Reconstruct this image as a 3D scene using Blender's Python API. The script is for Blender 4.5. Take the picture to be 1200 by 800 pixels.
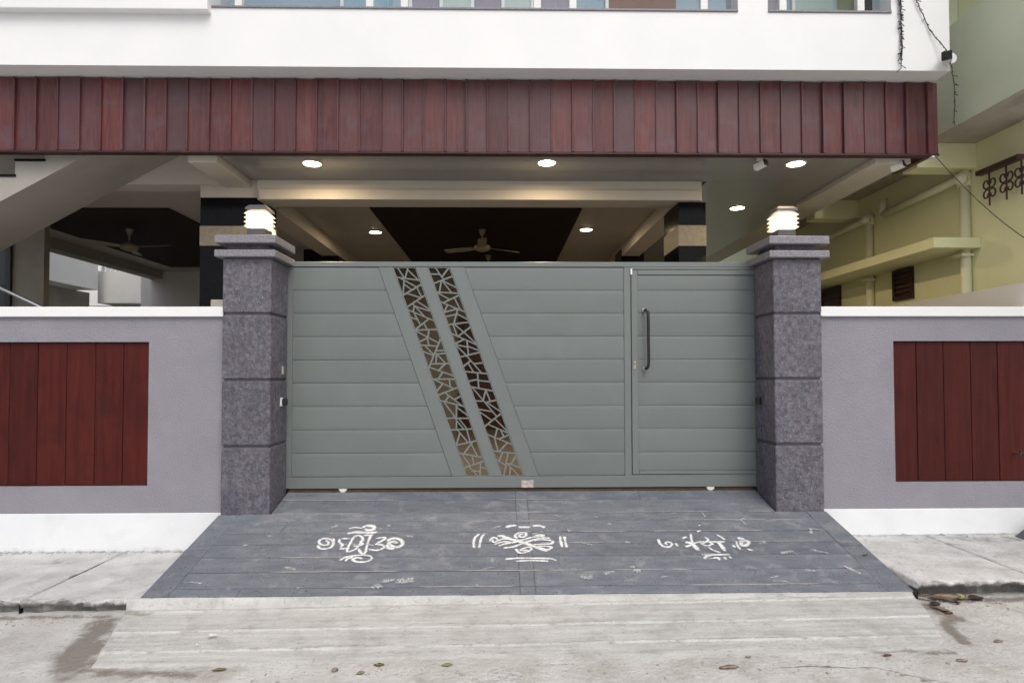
import bpy, bmesh, math, random
from mathutils import Vector, Matrix, noise, geometry
random.seed(7)
R = math.radians
for o in list(bpy.data.objects): bpy.data.objects.remove(o)
scene = bpy.context.scene
COL = scene.collection

# ------------------------------------------------------------------ camera
cam_d = bpy.data.cameras.new('camera'); cam = bpy.data.objects.new('camera', cam_d); COL.objects.link(cam)
cam_d.sensor_width = 36.0; cam_d.lens = 36.0*722/1200
cam_d.shift_y = 19.4/1200
cam_d.clip_start = 0.05; cam_d.clip_end = 2000
YAW, PITCH, ROLL = R(1.0), R(1.48), R(0.12)
fw = Vector((math.sin(YAW)*math.cos(PITCH), math.cos(YAW)*math.cos(PITCH), math.sin(PITCH)))
r0 = Vector((math.cos(YAW), -math.sin(YAW), 0)); u0 = r0.cross(fw)
rt = r0*math.cos(ROLL) - u0*math.sin(ROLL); up = rt.cross(fw)
cam.matrix_world = Matrix(((rt.x, up.x, -fw.x, 0), (rt.y, up.y, -fw.y, 0), (rt.z, up.z, -fw.z, 1.7), (0, 0, 0, 1)))
scene.camera = cam

# ------------------------------------------------------------------ world, sun, exposure
SUN_EL, SUN_AZ = R(52), R(160)          # soft daylight from behind the camera
world = bpy.data.worlds.new('World'); scene.world = world; world.use_nodes = True
wn = world.node_tree.nodes; wl_ = world.node_tree.links
for n in list(wn): wn.remove(n)
sky = wn.new('ShaderNodeTexSky'); sky.sky_type = 'NISHITA'; sky.sun_disc = False
sky.sun_elevation = SUN_EL; sky.sun_rotation = SUN_AZ
sky.dust_density = 4.0; sky.air_density = 1.0; sky.ozone_density = 1.0
hs = wn.new('ShaderNodeHueSaturation'); hs.inputs['Saturation'].default_value = 0.55
bg = wn.new('ShaderNodeBackground'); bg.inputs['Strength'].default_value = 0.10
wo = wn.new('ShaderNodeOutputWorld')
wl_.new(sky.outputs['Color'], hs.inputs['Color']); wl_.new(hs.outputs['Color'], bg.inputs['Color']); wl_.new(bg.outputs[0], wo.inputs['Surface'])
sun_d = bpy.data.lights.new('sun', 'SUN'); sun_d.energy = 0.6; sun_d.angle = R(35); sun_d.color = (1.0, 0.97, 0.93)
sun = bpy.data.objects.new('sun', sun_d); COL.objects.link(sun)
sd = Vector((math.sin(SUN_AZ)*math.cos(SUN_EL), math.cos(SUN_AZ)*math.cos(SUN_EL), math.sin(SUN_EL)))
sun.rotation_euler = sd.to_track_quat('Z', 'Y').to_euler(); sun.location = (0, 0, 20)
scene.view_settings.view_transform = 'Standard'; scene.view_settings.look = 'None'
scene.view_settings.gamma = 1.0; scene.view_settings.use_curve_mapping = False
scene.view_settings.exposure = 0.78

# ------------------------------------------------------------------ materials
MATS = {}
def mat(name, c1, c2=None, rough=0.6, scale=6.0, stretch=(1, 1, 1), lo=0.35, hi=0.65, detail=6, distort=0.0,
        bump=0.0, bscale=60.0, bdist=0.01, bstretch=(1, 1, 1), rand=0.0, metal=0.0, spec=0.5, c3=None, s3=1.3, a3=0.5, lo3=0.5, hi3=0.72,
        coat=0.0, emit=None, estr=0.0, trans=0.0, ior=1.45, rvar=0.0, rc=None, speck=None, speck_scale=220, speck_lo=.62, world=False, extra=None):
    m = bpy.data.materials.new(name); m.use_nodes = True; MATS[name] = m
    nt = m.node_tree; N = nt.nodes; L = nt.links
    b = N['Principled BSDF']
    b.inputs['Roughness'].default_value = rough; b.inputs['Metallic'].default_value = metal
    b.inputs['Specular IOR Level'].default_value = spec; b.inputs['IOR'].default_value = ior
    b.inputs['Coat Weight'].default_value = coat; b.inputs['Coat Roughness'].default_value = 0.15
    b.inputs['Transmission Weight'].default_value = trans
    if emit: b.inputs['Emission Color'].default_value = (*emit, 1); b.inputs['Emission Strength'].default_value = estr
    tc = N.new('ShaderNodeTexCoord'); oi = N.new('ShaderNodeObjectInfo')
    add = N.new('ShaderNodeVectorMath'); add.operation = 'ADD'
    mul = N.new('ShaderNodeVectorMath'); mul.operation = 'SCALE'; mul.inputs['Scale'].default_value = 37.0
    cmb = N.new('ShaderNodeCombineXYZ')
    for i in range(3): L.new(oi.outputs['Random'], cmb.inputs[i])
    L.new(cmb.outputs[0], mul.inputs[0]); L.new(tc.outputs['Object'], add.inputs[0]); L.new(mul.outputs[0], add.inputs[1])
    vec = add.outputs[0]
    def noise_tex(s, st, det, dis=0.0):
        mp = N.new('ShaderNodeMapping'); mp.inputs['Scale'].default_value = st; L.new(vec, mp.inputs['Vector'])
        n = N.new('ShaderNodeTexNoise'); n.inputs['Scale'].default_value = s; n.inputs['Detail'].default_value = det
        n.inputs['Roughness'].default_value = 0.6; n.inputs['Distortion'].default_value = dis
        L.new(mp.outputs[0], n.inputs['Vector']); return n.outputs['Fac']
    def ramp(f, lo, hi):
        mr = N.new('ShaderNodeMapRange'); mr.inputs['From Min'].default_value = lo; mr.inputs['From Max'].default_value = hi
        L.new(f, mr.inputs['Value']); return mr.outputs[0]
    def mix(f, a, bb, bt='MIX'):
        mx = N.new('ShaderNodeMix'); mx.data_type = 'RGBA'; mx.blend_type = bt
        if hasattr(f, 'links'): L.new(f, mx.inputs[0])
        else: mx.inputs[0].default_value = f
        for i, v in ((6, a), (7, bb)):
            if hasattr(v, 'links'): L.new(v, mx.inputs[i])
            else: mx.inputs[i].default_value = (*v, 1)
        return mx.outputs[2]
    def math_(op, a, bb):
        n = N.new('ShaderNodeMath'); n.operation = op
        for i, v in ((0, a), (1, bb)):
            if hasattr(v, 'links'): L.new(v, n.inputs[i])
            else: n.inputs[i].default_value = v
        return n.outputs[0]
    col = None
    if c2:
        f = noise_tex(scale, stretch, detail, distort); col = mix(ramp(f, lo, hi), c1, c2)
        if rvar:
            L.new(math_('ADD', rough - rvar*0.5, math_('MULTIPLY', f, rvar)), b.inputs['Roughness'])
    if rc:
        wn_ = N.new('ShaderNodeTexWhiteNoise'); wn_.noise_dimensions = '1D'; L.new(oi.outputs['Random'], wn_.inputs['W'])
        col = mix(wn_.outputs['Value'], col or c1, mix(0.75, col or c1, rc))
    if c3:
        f3 = noise_tex(s3, (1, 1, 1), 8, 0.4)
        col = mix(math_('MULTIPLY', ramp(f3, lo3, hi3), a3), col or c1, c3)
    if speck:
        fs = noise_tex(speck_scale, (1, 1, 1), 1); col = mix(ramp(fs, speck_lo, speck_lo + .06), col or c1, speck)
    if rand:
        mv = math_('ADD', 1 - rand, math_('MULTIPLY', oi.outputs['Random'], 2*rand))
        cc = N.new('ShaderNodeCombineXYZ')
        for i in range(3): L.new(mv, cc.inputs[i])
        col = mix(1.0, col or c1, cc.outputs[0], 'MULTIPLY')
    env = dict(N=N, L=L, b=b, vec=vec, tc=tc, oi=oi, noise=noise_tex, ramp=ramp, mix=mix, math=math_)
    hgt = None
    if extra: col = extra(env, col) or col
    if col is not None: L.new(col, b.inputs['Base Color'])
    else: b.inputs['Base Color'].default_value = (*c1, 1)
    if bump:
        bf = noise_tex(bscale, bstretch, 5)
        bp = N.new('ShaderNodeBump'); bp.inputs['Strength'].default_value = bump; bp.inputs['Distance'].default_value = bdist
        L.new(bf, bp.inputs['Height']); L.new(bp.outputs[0], b.inputs['Normal'])
    return m

def stain_extra(color, amt=1.0, attr='stain', color2=None):
    def f(e, col):
        a = e['N'].new('ShaderNodeAttribute'); a.attribute_name = attr
        n = e['noise'](11, (1, 1, 1), 12, 0.5)
        s = e['math']('ADD', a.outputs['Fac'], e['math']('MULTIPLY', e['math']('SUBTRACT', n, 0.5), 1.5))
        return e['mix'](e['math']('MULTIPLY', e['ramp'](s, 0.25, 0.72), amt), col, color)
    return f

mat('white_paint', (.80, .80, .79), (.77, .775, .775), rough=.55, scale=1.5, bump=.05, bscale=140, c3=(.70, .71, .71), s3=1.1, a3=.35)
def plinth_extra(e, col):
    sp = e['N'].new('ShaderNodeSeparateXYZ'); e['L'].new(e['tc'].outputs['Object'], sp.inputs[0])
    n = e['noise'](9, (1, 1, 1), 10, .3)
    d = e['math']('ADD', e['math']('MULTIPLY', sp.outputs['Z'], -6.0), e['math']('MULTIPLY', n, 1.4))
    return e['mix'](e['math']('MULTIPLY', e['ramp'](d, 1.45, 2.0), .65), col, (.36, .345, .32))
mat('white_plinth', (.77, .79, .80), (.72, .74, .755), rough=.7, scale=2.0, bump=.12, bscale=60, c3=(.60, .61, .61), s3=2.2, a3=.4, extra=plinth_extra)
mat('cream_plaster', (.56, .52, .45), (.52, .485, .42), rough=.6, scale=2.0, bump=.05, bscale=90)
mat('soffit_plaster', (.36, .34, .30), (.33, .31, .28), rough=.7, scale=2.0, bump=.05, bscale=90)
mat('grey_plaster', (.36, .345, .33), (.31, .30, .285), rough=.7, scale=1.5, bump=.05, bscale=90)
mat('wall_texture', (.275, .262, .295), (.245, .235, .27), rough=.8, scale=2.5, bump=.85, bscale=55, bdist=.010, bstretch=(1, 1, 1.8), c3=(.30, .29, .325), s3=1.6, a3=.45, detail=10)
mat('pillar_granite', (.072, .065, .083), (.162, .152, .180), rough=.6, scale=26, stretch=(1.0, 1.0, .8), lo=.36, hi=.66, detail=15, distort=.5,
    bump=.9, bscale=30, bdist=.014, rand=.06, c3=(.078, .070, .092), s3=4, a3=.45, lo3=.48, hi3=.64, speck=(.27, .26, .29), speck_scale=80, speck_lo=.67)
mat('cap_granite', (.16, .15, .17), (.27, .26, .28), rough=.4, scale=60, lo=.35, hi=.65, detail=4, bump=.1, bscale=120)
mat('wood_fascia', (.070, .013, .013), (.150, .040, .036), rough=.40, scale=4.0, stretch=(5.0, 1, .45), lo=.32, hi=.68, detail=12, distort=1.2,
    bump=.35, bscale=14, bdist=.006, bstretch=(4, 1, .3), rc=(.085, .040, .045), c3=(.095, .070, .085), s3=4.5, a3=.5, lo3=.50, hi3=.72, rand=.18, coat=.10, rvar=.3, spec=.45)
mat('wood_panel', (.046, .0065, .005), (.080, .013, .009), rough=.5, scale=5.0, stretch=(4.0, 1, .35), lo=.3, hi=.7, detail=9, distort=.5,
    bump=.15, bscale=30, bdist=.004, bstretch=(5, 1, .25), rand=.16, coat=0.0, rvar=.15, spec=.22, c3=(.032, .007, .006), s3=2.5, a3=.6)
mat('wood_dark_trim', (.03, .008, .008), (.05, .014, .012), rough=.5, scale=8)
mat('gate_paint', (.160, .180, .173), (.150, .171, .165), rough=.34, scale=1.2, bump=.03, bscale=220, rand=.035, c3=(.188, .205, .196), s3=2.5, a3=.4, detail=10, rvar=.12)
mat('gate_frame_paint', (.166, .185, .178), (.155, .175, .169), rough=.36, scale=1.5, bump=.03, bscale=220)
mat('black_metal', (.012, .012, .013), rough=.35, spec=.6)
mat('black_plastic', (.015, .015, .017), rough=.4)
mat('chrome', (.7, .7, .7), rough=.18, metal=1.0)
mat('steel', (.55, .56, .58), rough=.28, metal=1.0)
mat('brass_plate', (.42, .36, .28), rough=.4, metal=.6)
mat('sticker_print', (.55, .50, .45), (.28, .24, .22), rough=.6, scale=60, stretch=(.5, 1, 2.5), lo=.48, hi=.55)
mat('rust_steel', (.11, .07, .04), (.06, .04, .028), rough=.8, scale=9, bump=.3)
mat('white_plastic', (.75, .75, .73), rough=.45)
mat('grey_metal', (.08, .08, .09), rough=.5)
mat('lamp_glow', (.9, .85, .7), rough=.5, emit=(1.0, .80, .50), estr=5.0)
mat('lamp_louvre', (.85, .80, .70), rough=.5, emit=(1.0, .74, .40), estr=.35)
mat('downlight_glow', (.9, .9, .85), rough=.5, emit=(1.0, .84, .58), estr=14.0)
mat('ramp_granite', (.108, .120, .144), (.172, .184, .208), rough=.75, scale=7, stretch=(.6, 1.6, 1), lo=.3, hi=.7, detail=14, bump=.7, bscale=55, bdist=.007, rand=.10,
    c3=(.34, .345, .35), s3=6.0, a3=.6, lo3=.54, hi3=.80, speck=(.055, .058, .068), speck_scale=60, speck_lo=.66)
mat('mortar', (.05, .05, .052), (.028, .028, .028), rough=.9, scale=5, bump=.4)
mat('cement_fill', (.34, .33, .31), (.22, .215, .205), rough=.9, scale=12, bump=.4)
def ground_extra(color, amt):
    base = stain_extra(color, amt)
    def f(e, col):
        L2 = e['noise'](16, (1, 1, 1), 8, .6); col = e['mix'](e['math']('MULTIPLY', e['ramp'](L2, .56, .66), .45), col, (.56, .55, .53))
        L3 = e['noise'](34, (1, 1, 1), 6, .2); col = e['mix'](e['math']('MULTIPLY', e['ramp'](L3, .60, .70), .55), col, (.20, .185, .165))
        return base(e, col)
    return f
mat('apron_concrete', (.545, .54, .525), (.41, .405, .392), rough=.85, scale=5, stretch=(.3, 4, 1), detail=13, bump=.8, bscale=40, bdist=.012, c3=(.29, .278, .26), s3=5.0, a3=.6, lo3=.48, hi3=.72,
    extra=ground_extra((.24, .22, .195), .8))
mat('road_concrete', (.555, .547, .53), (.42, .408, .388), rough=.9, scale=2.6, detail=13, bump=1.0, bscale=30, bdist=.016, c3=(.31, .285, .258), s3=4.0, a3=.7, lo3=.48, hi3=.72,
    extra=ground_extra((.19, .168, .145), .9))
mat('pavement_concrete', (.60, .598, .592), (.46, .457, .45), rough=.9, scale=3.2, detail=13, bump=1.0, bscale=30, bdist=.015, c3=(.30, .295, .29), s3=4.0, a3=.65, lo3=.48, hi3=.72, rand=.03,
    extra=ground_extra((.15, .138, .125), .85))
mat('crack_dirt', (.10, .09, .08), (.16, .145, .13), rough=.95, scale=20)
mat('rubble', (.30, .27, .24), (.48, .46, .43), rough=.95, scale=20, bump=.5, rand=.15)
def chalk_extra(lo, hi, ns):
    def f(e, col):
        a = e['N'].new('ShaderNodeAttribute'); a.attribute_name = 'edge'
        n = e['noise'](ns, (1, 1, 1), 5); n2 = e['noise'](9, (1, 1, 1), 3)
        q = e['math']('ADD', e['math']('MULTIPLY', n, .8), e['math']('MULTIPLY', n2, .6))
        e['L'].new(e['ramp'](e['math']('ADD', e['math']('MULTIPLY', a.outputs['Fac'], .55), q), lo, hi), e['b'].inputs['Alpha'])
        return col
    return f
mat('chalk', (.74, .745, .75), (.66, .67, .68), rough=.95, extra=chalk_extra(.74, 1.22, 75))
mat('chalk_faint', (.66, .66, .66), (.58, .58, .58), rough=.95, extra=chalk_extra(.95, 1.6, 60))
def pvc_extra(e, col):
    v = e['N'].new('ShaderNodeTexVoronoi'); v.inputs['Scale'].default_value = 34; v.inputs['Randomness'].default_value = 0.0
    e['L'].new(e['tc'].outputs['Object'], v.inputs['Vector'])
    return e['mix'](e['ramp'](v.outputs['Distance'], .28, .34), (.11, .10, .09), col)
mat('pvc_ceiling', (.25, .247, .24), (.22, .217, .212), rough=.13, scale=1.0, stretch=(1, .2, 1), extra=pvc_extra, bump=.12, bscale=5, bdist=.02, bstretch=(4, .4, 1))
mat('grey_ceiling', (.42, .39, .35), (.38, .355, .32), rough=.45, scale=1.0)
mat('dark_panel', (.026, .016, .014), (.016, .011, .010), rough=.7, spec=.15, scale=3, stretch=(.3, 6, 1))
mat('black_granite', (.006, .006, .007), (.010, .010, .012), rough=.12, scale=30, spec=.12)
mat('beige_stone', (.34, .29, .22), (.26, .22, .165), rough=.6, scale=22, bump=.3, bscale=40)
mat('fan_paint', (.27, .235, .175), rough=.35)
mat('floor_tile', (.36, .31, .25), (.30, .26, .21), rough=.3, scale=3)
mat('inner_wall', (.42, .37, .30), (.38, .33, .27), rough=.6, scale=2)
mat('door_wood', (.12, .045, .025), (.07, .025, .015), rough=.4, scale=4, stretch=(5, 1, .4))
mat('green_plaster', (.78, .78, .49), (.73, .73, .45), rough=.7, scale=1.2, bump=.1, bscale=60, c3=(.62, .61, .39), s3=1.4, a3=.45, detail=10)
mat('green_side', (.70, .73, .54), (.66, .69, .51), rough=.7, scale=1.2, bump=.1, bscale=60, c3=(.50, .52, .39), s3=1.2, a3=.45, detail=10)
mat('yellow_plaster', (.50, .46, .27), (.46, .42, .25), rough=.7, scale=1.2, bump=.1, bscale=60)
mat('raw_concrete', (.42, .39, .32), (.33, .31, .26), rough=.9, scale=3, bump=.4, c3=(.10, .09, .08), s3=2.2, a3=.6, lo3=.58)
mat('pipe_paint', (.78, .77, .54), (.74, .73, .51), rough=.5, scale=3)
mat('window_wood', (.045, .018, .015), (.03, .012, .010), rough=.5, scale=6)
mat('rail_brown', (.05, .018, .018), (.07, .026, .024), rough=.5, scale=6)
mat('neighbour_white', (.74, .74, .72), (.68, .68, .66), rough=.7, scale=1.5)
mat('tan_wall', (.30, .27, .22), (.24, .215, .18), rough=.8, scale=2)
mat('dark_glass', (.012, .02, .026), rough=.06, spec=.7)
mat('curtain_blue', (.30, .42, .50), (.22, .33, .42), rough=.3, scale=3)
mat('curtain_pale', (.50, .56, .52), (.42, .5, .47), rough=.4, scale=3)
mat('curtain_mauve', (.30, .26, .32), (.26, .22, .28), rough=.4, scale=3)
mat('brown_shutter', (.20, .09, .06), (.16, .07, .045), rough=.5, scale=5)
mat('upper_wall', (.36, .43, .50), (.30, .38, .46), rough=.6, scale=1.5)
def glass_mat():
    m = bpy.data.materials.new('rail_glass'); m.use_nodes = True; MATS['rail_glass'] = m
    b = m.node_tree.nodes['Principled BSDF']; b.inputs['Base Color'].default_value = (.85, .93, .95, 1)
    b.inputs['Roughness'].default_value = .03; b.inputs['Transmission Weight'].default_value = 1.0; b.inputs['IOR'].default_value = 1.2
glass_mat()
for nm, a, b_ in (('leaf_olive', (.30, .28, .12), (.36, .32, .15)), ('leaf_yellow', (.55, .52, .28), (.46, .45, .22)), ('leaf_brown', (.34, .16, .11), (.27, .12, .08)),
                  ('leaf_tan', (.56, .45, .34), (.46, .36, .26)), ('leaf_dark', (.07, .05, .04), (.10, .07, .05))):
    mat(nm, a, b_, rough=.7, scale=30)
mat('string_wire', (.02, .02, .022), rough=.6)
mat('block_beige', (.42, .39, .34), (.36, .33, .29), rough=.8, scale=12)

# ------------------------------------------------------------------ object helpers
WL = {}
def tag(o, label=None, cat=None, group=None, kind=None):
    if label: o['label'] = label
    if cat: o['category'] = cat
    if group: o['group'] = group
    if kind: o['kind'] = kind
    return o
def empty(name, loc, label=None, cat=None, group=None, kind=None):
    o = bpy.data.objects.new(name, None); COL.objects.link(o); o.location = loc; o.empty_display_size = .2
    WL[o.name] = Vector(loc); return tag(o, label, cat, group, kind)
def link_mesh(name, me, m, parent=None, origin=(0, 0, 0)):
    o = bpy.data.objects.new(name, me); COL.objects.link(o)
    if m and not me.materials: me.materials.append(MATS[m])
    origin = Vector(origin); WL[o.name] = origin
    if parent is not None: o.parent = parent; o.location = origin - WL[parent.name]
    else: o.location = origin
    return o
def obj(name, bm, m, parent=None, smooth=False, origin=None):
    bm.normal_update()
    if origin is None:
        if len(bm.verts):
            lo = Vector([min(v.co[i] for v in bm.verts) for i in range(3)]); hi = Vector([max(v.co[i] for v in bm.verts) for i in range(3)])
            origin = (lo + hi)/2
            if parent is None: origin.z = lo.z
        else: origin = Vector((0, 0, 0))
    origin = Vector(origin)
    for v in bm.verts: v.co -= origin
    me = bpy.data.meshes.new(name); bm.to_mesh(me); bm.free()
    if smooth:
        for p in me.polygons: p.use_smooth = True
    return link_mesh(name, me, m, parent, origin)
def box(bm, x0, x1, y0, y1, z0, z1, bev=0.0, seg=1):
    b2 = bmesh.new()
    vs = [b2.verts.new((x, y, z)) for x in (x0, x1) for y in (y0, y1) for z in (z0, z1)]
    for f in ((0, 1, 3, 2), (4, 6, 7, 5), (0, 4, 5, 1), (2, 3, 7, 6), (0, 2, 6, 4), (1, 5, 7, 3)): b2.faces.new([vs[i] for i in f])
    bmesh.ops.recalc_face_normals(b2, faces=b2.faces[:])
    if bev: bmesh.ops.bevel(b2, geom=b2.edges[:], offset=bev, segments=seg, affect='EDGES', profile=.5)
    merge(bm, b2); return bm
def merge(bm, b2):
    me = bpy.data.meshes.new('tmp'); b2.to_mesh(me); b2.free(); bm.from_mesh(me); bpy.data.meshes.remove(me)
def B(x0, x1, y0, y1, z0, z1, bev=0.0, seg=1): return box(bmesh.new(), x0, x1, y0, y1, z0, z1, bev, seg)
def prism(pts, y0, y1, bm=None, bev=0.0):
    """polygon given in (x, z), run through from y0 to y1"""
    b2 = bmesh.new()
    a = [b2.verts.new((x, y0, z)) for x, z in pts]; c = [b2.verts.new((x, y1, z)) for x, z in pts]
    b2.faces.new(a); b2.faces.new(c[::-1]); n = len(pts)
    for i in range(n): b2.faces.new((a[i], c[i], c[(i+1) % n], a[(i+1) % n]))
    bmesh.ops.recalc_face_normals(b2, faces=b2.faces[:])
    if bev: bmesh.ops.bevel(b2, geom=b2.edges[:], offset=bev, segments=1, affect='EDGES', profile=.5)
    if bm is None: return b2
    merge(bm, b2); return bm
def lathe(prof, cx, cy, cz, n=24, bm=None, axis='Z'):
    bm = bm or bmesh.new(); rings = []
    for r, h in prof:
        ring = []
        for i in range(n):
            a = 2*math.pi*i/n; p = (r*math.cos(a), r*math.sin(a), h)
            if axis == 'X': p = (h, r*math.cos(a), r*math.sin(a))
            if axis == 'Y': p = (r*math.cos(a), h, r*math.sin(a))
            ring.append(bm.verts.new((cx+p[0], cy+p[1], cz+p[2])))
        rings.append(ring)
    fs = []
    for a, b in zip(rings, rings[1:]):
        for i in range(n): fs.append(bm.faces.new((a[i], a[(i+1) % n], b[(i+1) % n], b[i])))
    fs.append(bm.faces.new(rings[0])); fs.append(bm.faces.new(rings[-1][::-1]))
    bmesh.ops.recalc_face_normals(bm, faces=fs); return bm
def tube(pts, r, bm=None, n=8):
    bm = bm or bmesh.new(); pts = [Vector(p) for p in pts]; rings = []
    for i, p in enumerate(pts):
        d = (pts[min(i+1, len(pts)-1)] - pts[max(i-1, 0)]).normalized()
        a = d.orthogonal().normalized() if i == 0 else (rings_a - d*rings_a.dot(d)).normalized()
        rings_a = a; b = d.cross(a); rr = r[i] if isinstance(r, (list, tuple)) else r
        rings.append([bm.verts.new(p + a*math.cos(2*math.pi*k/n)*rr + b*math.sin(2*math.pi*k/n)*rr) for k in range(n)])
    fs = []
    for a, b in zip(rings, rings[1:]):
        for i in range(n): fs.append(bm.faces.new((a[i], a[(i+1) % n], b[(i+1) % n], b[i])))
    fs.append(bm.faces.new(rings[0])); fs.append(bm.faces.new(rings[-1][::-1]))
    bmesh.ops.recalc_face_normals(bm, faces=fs); return bm
def smoothline(pts, k=5):
    out = []; n = len(pts); P = [Vector(p) for p in pts]
    for i in range(n-1):
        p0, p1, p2, p3 = P[max(i-1, 0)], P[i], P[i+1], P[min(i+2, n-1)]
        for j in range(k):
            t = j/k; out.append(.5*((2*p1) + (p2-p0)*t + (2*p0-5*p1+4*p2-p3)*t*t + (3*p1-p0-3*p2+p3)*t**3))
    out.append(P[-1]); return out
def sstep(a, b, x):
    t = min(1, max(0, (x-a)/(b-a))); return t*t*(3-2*t)
def nz(x, y, s, seed=0.0, o=4): return noise.fractal((x*s+seed, y*s-seed, seed*1.7), 1.0, 2.0, o)

# ================================================================== SETTING
# ---- road: one sheet to the horizon, finely divided in front of the gate
def road_p(x, y): return .036 + .011*max(-9, min(9, x)) - .012*(1 - sstep(3.4, 4.4, y))
def road_z(x, y):
    z = road_p(x, y)
    if y > 4.62: z -= .12
    return z + .0045*nz(x, y, 1.7, 3.1) + .002*nz(x, y, 7, 1.1)
def seg_d(px, py, ax, ay, bx, by):
    vx, vy = bx-ax, by-ay; t = max(0, min(1, ((px-ax)*vx + (py-ay)*vy)/(vx*vx+vy*vy+1e-9)))
    return math.hypot(px-ax-t*vx, py-ay-t*vy)
ROAD_ST = [(-2.72, 4.32, -2.58, 3.78, .10, 1.0), (-2.58, 3.95, -2.48, 3.66, .15, .85), (-2.45, 3.62, -1.75, 3.56, .05, .75), (-4.2, 4.45, -2.75, 4.43, .035, .8), (3.0, 4.3, 3.0, 4.1, .07, 1.0), (2.95, 4.1, 2.82, 3.75, .045, .9),
           (2.4, 3.62, 2.62, 3.60, .035, .7), (3.1, 4.40, 4.6, 4.42, .05, .9), (3.75, 4.3, 3.9, 4.15, .05, .5), (1.75, 3.50, 2.0, 3.48, .012, .8), (2.0, 3.48, 2.2, 3.36, .010, .8), (2.2, 3.36, 2.38, 3.24, .010, .8),
           (.2, 3.59, .42, 3.60, .02, .6), (-1.2, 3.25, .8, 3.22, .05, .25)]
def stains(lst, x, y):
    wx, wy = x + .05*nz(x, y, 5, 9.0), y + .04*nz(x, y, 6, 4.0); s = 0
    for ax, ay, bx, by, r, a in lst: s = max(s, a*math.exp(-(seg_d(wx, wy, ax, ay, bx, by)/r)**2))
    return s
def grid_mesh(name, xs, ys, zf, m, sf=None, parent=None, kind=None, xyf=None):
    vs = []; st = []
    for y in ys:
        for x in xs:
            X, Y_ = xyf(x, y) if xyf else (x, y)
            vs.append((X, Y_, zf(X, Y_) if not xyf else zf(x, y))); st.append(sf(X, Y_) if sf else 0.0)
    nx = len(xs); fs = [(j*nx+i, j*nx+i+1, (j+1)*nx+i+1, (j+1)*nx+i) for j in range(len(ys)-1) for i in range(nx-1)]
    me = bpy.data.meshes.new(name); me.from_pydata(vs, [], fs); me.update()
    at = me.attributes.new('stain', 'FLOAT', 'POINT'); at.data.foreach_set('value', st)
    for p in me.polygons: p.use_smooth = True
    o = link_mesh(name, me, m, parent, (0, 0, 0))
    if kind: o['kind'] = kind
    return o
def frange(a, b, s):
    n = max(1, round((b-a)/s)); return [a+(b-a)*i/n for i in range(n+1)]
xs = [-400, -150, -60, -25, -12, -9, -7, -5.6] + frange(-4.6, 5.0, .035) + [5.8, 7, 9, 12, 25, 60, 150, 400]
ys = [-400, -150, -60, -25, -10, -4, -1, 1, 2, 2.6] + frange(2.9, 4.60, .03) + [4.64, 5.2, 6, 8, 12, 25, 60, 150, 400]
grid_mesh('road', xs, ys, road_z, 'road_concrete', lambda x, y: stains(ROAD_ST, x, y), kind='structure')

# ---- ramp of dark granite slabs
def rz(y): return .122 + (y-4.5)*.2535
ramp = empty('granite_ramp', (.2, 5.2, 0), 'sloping ramp of dark grey granite strips with white chalk drawings, in front of gate', 'ramp', kind='structure')
bm = bmesh.new()
def rbody(bm, x0, x1, y0, y1, dz, zb):
    vs = [bm.verts.new(p) for p in ((x0, y0, rz(y0)+dz), (x1, y0, rz(y0)+dz), (x1, y1, rz(y1)+dz), (x0, y1, rz(y1)+dz), (x0, y0, zb), (x1, y0, zb), (x1, y1, zb), (x0, y1, zb))]
    for f in ((0, 1, 2, 3), (0, 4, 5, 1), (1, 5, 6, 2), (2, 6, 7, 3), (3, 7, 4, 0)): bm.faces.new([vs[i] for i in f])
rbody(bm, -2.555, 2.985, 4.483, 5.69, -.014, -.1)
rbody(bm, -2.115, 2.54, 5.69, 6.30, -.014, -.1)
bmesh.ops.recalc_face_normals(bm, faces=bm.faces[:])
obj('mortar_bed', bm, 'mortar', ramp)
def slab(x0, x1, y0, y1, skew0=0, skew1=0):
    g = .0052; dz = random.uniform(-.0015, .002); tl = random.uniform(-.0015, .0015)
    b2 = bmesh.new(); k = []
    for zz in (dz, -.028):
        for x, y in ((x0+.0009, y0+g), (x1-.0009, y0+g), (x1-.0009, y1-g), (x0+.0009, y1-g)): k.append(b2.verts.new((x, y, rz(y)+zz + (tl if zz > -.02 and y > (y0+y1)/2 else 0))))
    for f in ((0, 1, 2, 3), (7, 6, 5, 4), (0, 4, 5, 1), (1, 5, 6, 2), (2, 6, 7, 3), (3, 7, 4, 0)): b2.faces.new([k[i] for i in f])
    bmesh.ops.recalc_face_normals(b2, faces=b2.faces[:])
    bmesh.ops.bevel(b2, geom=b2.edges[:], offset=.0022, segments=1, affect='EDGES', profile=.5)
    return obj('granite_slab', b2, 'ramp_granite', ramp)
JY = [6.149, 5.964, 5.70, 5.548, 5.354, 5.173, 4.979, 4.776, 4.574, 4.477]
SPL = {3: (-1.9, None), 8: (-1.9, 2.1), 0: (-1.2, 1.35)}
for i in range(9):
    y1, y0 = JY[i], JY[i+1]; narrow = i < 2
    xl, xr = (-2.108, 2.535) if narrow else (-2.385, 2.815)
    a, b = SPL.get(i, (None, None))
    for s0, s1 in ([(xl, a), (a, .135)] if a else [(xl, .135)]): slab(s0, s1, y0, y1)
    for s0, s1 in ([(.247, b), (b, xr)] if b else [(.247, xr)]): slab(s0, s1, y0, y1)
for y0, y1 in ((4.477, 4.574), (4.574, 5.25), (5.25, 6.149)): slab(.135, .247, y0, y1)
for y0, y1 in ((4.477, 5.10), (5.10, 5.695)): slab(-2.575, -2.385, y0, y1); slab(2.815, 3.005, y0, y1)

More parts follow.
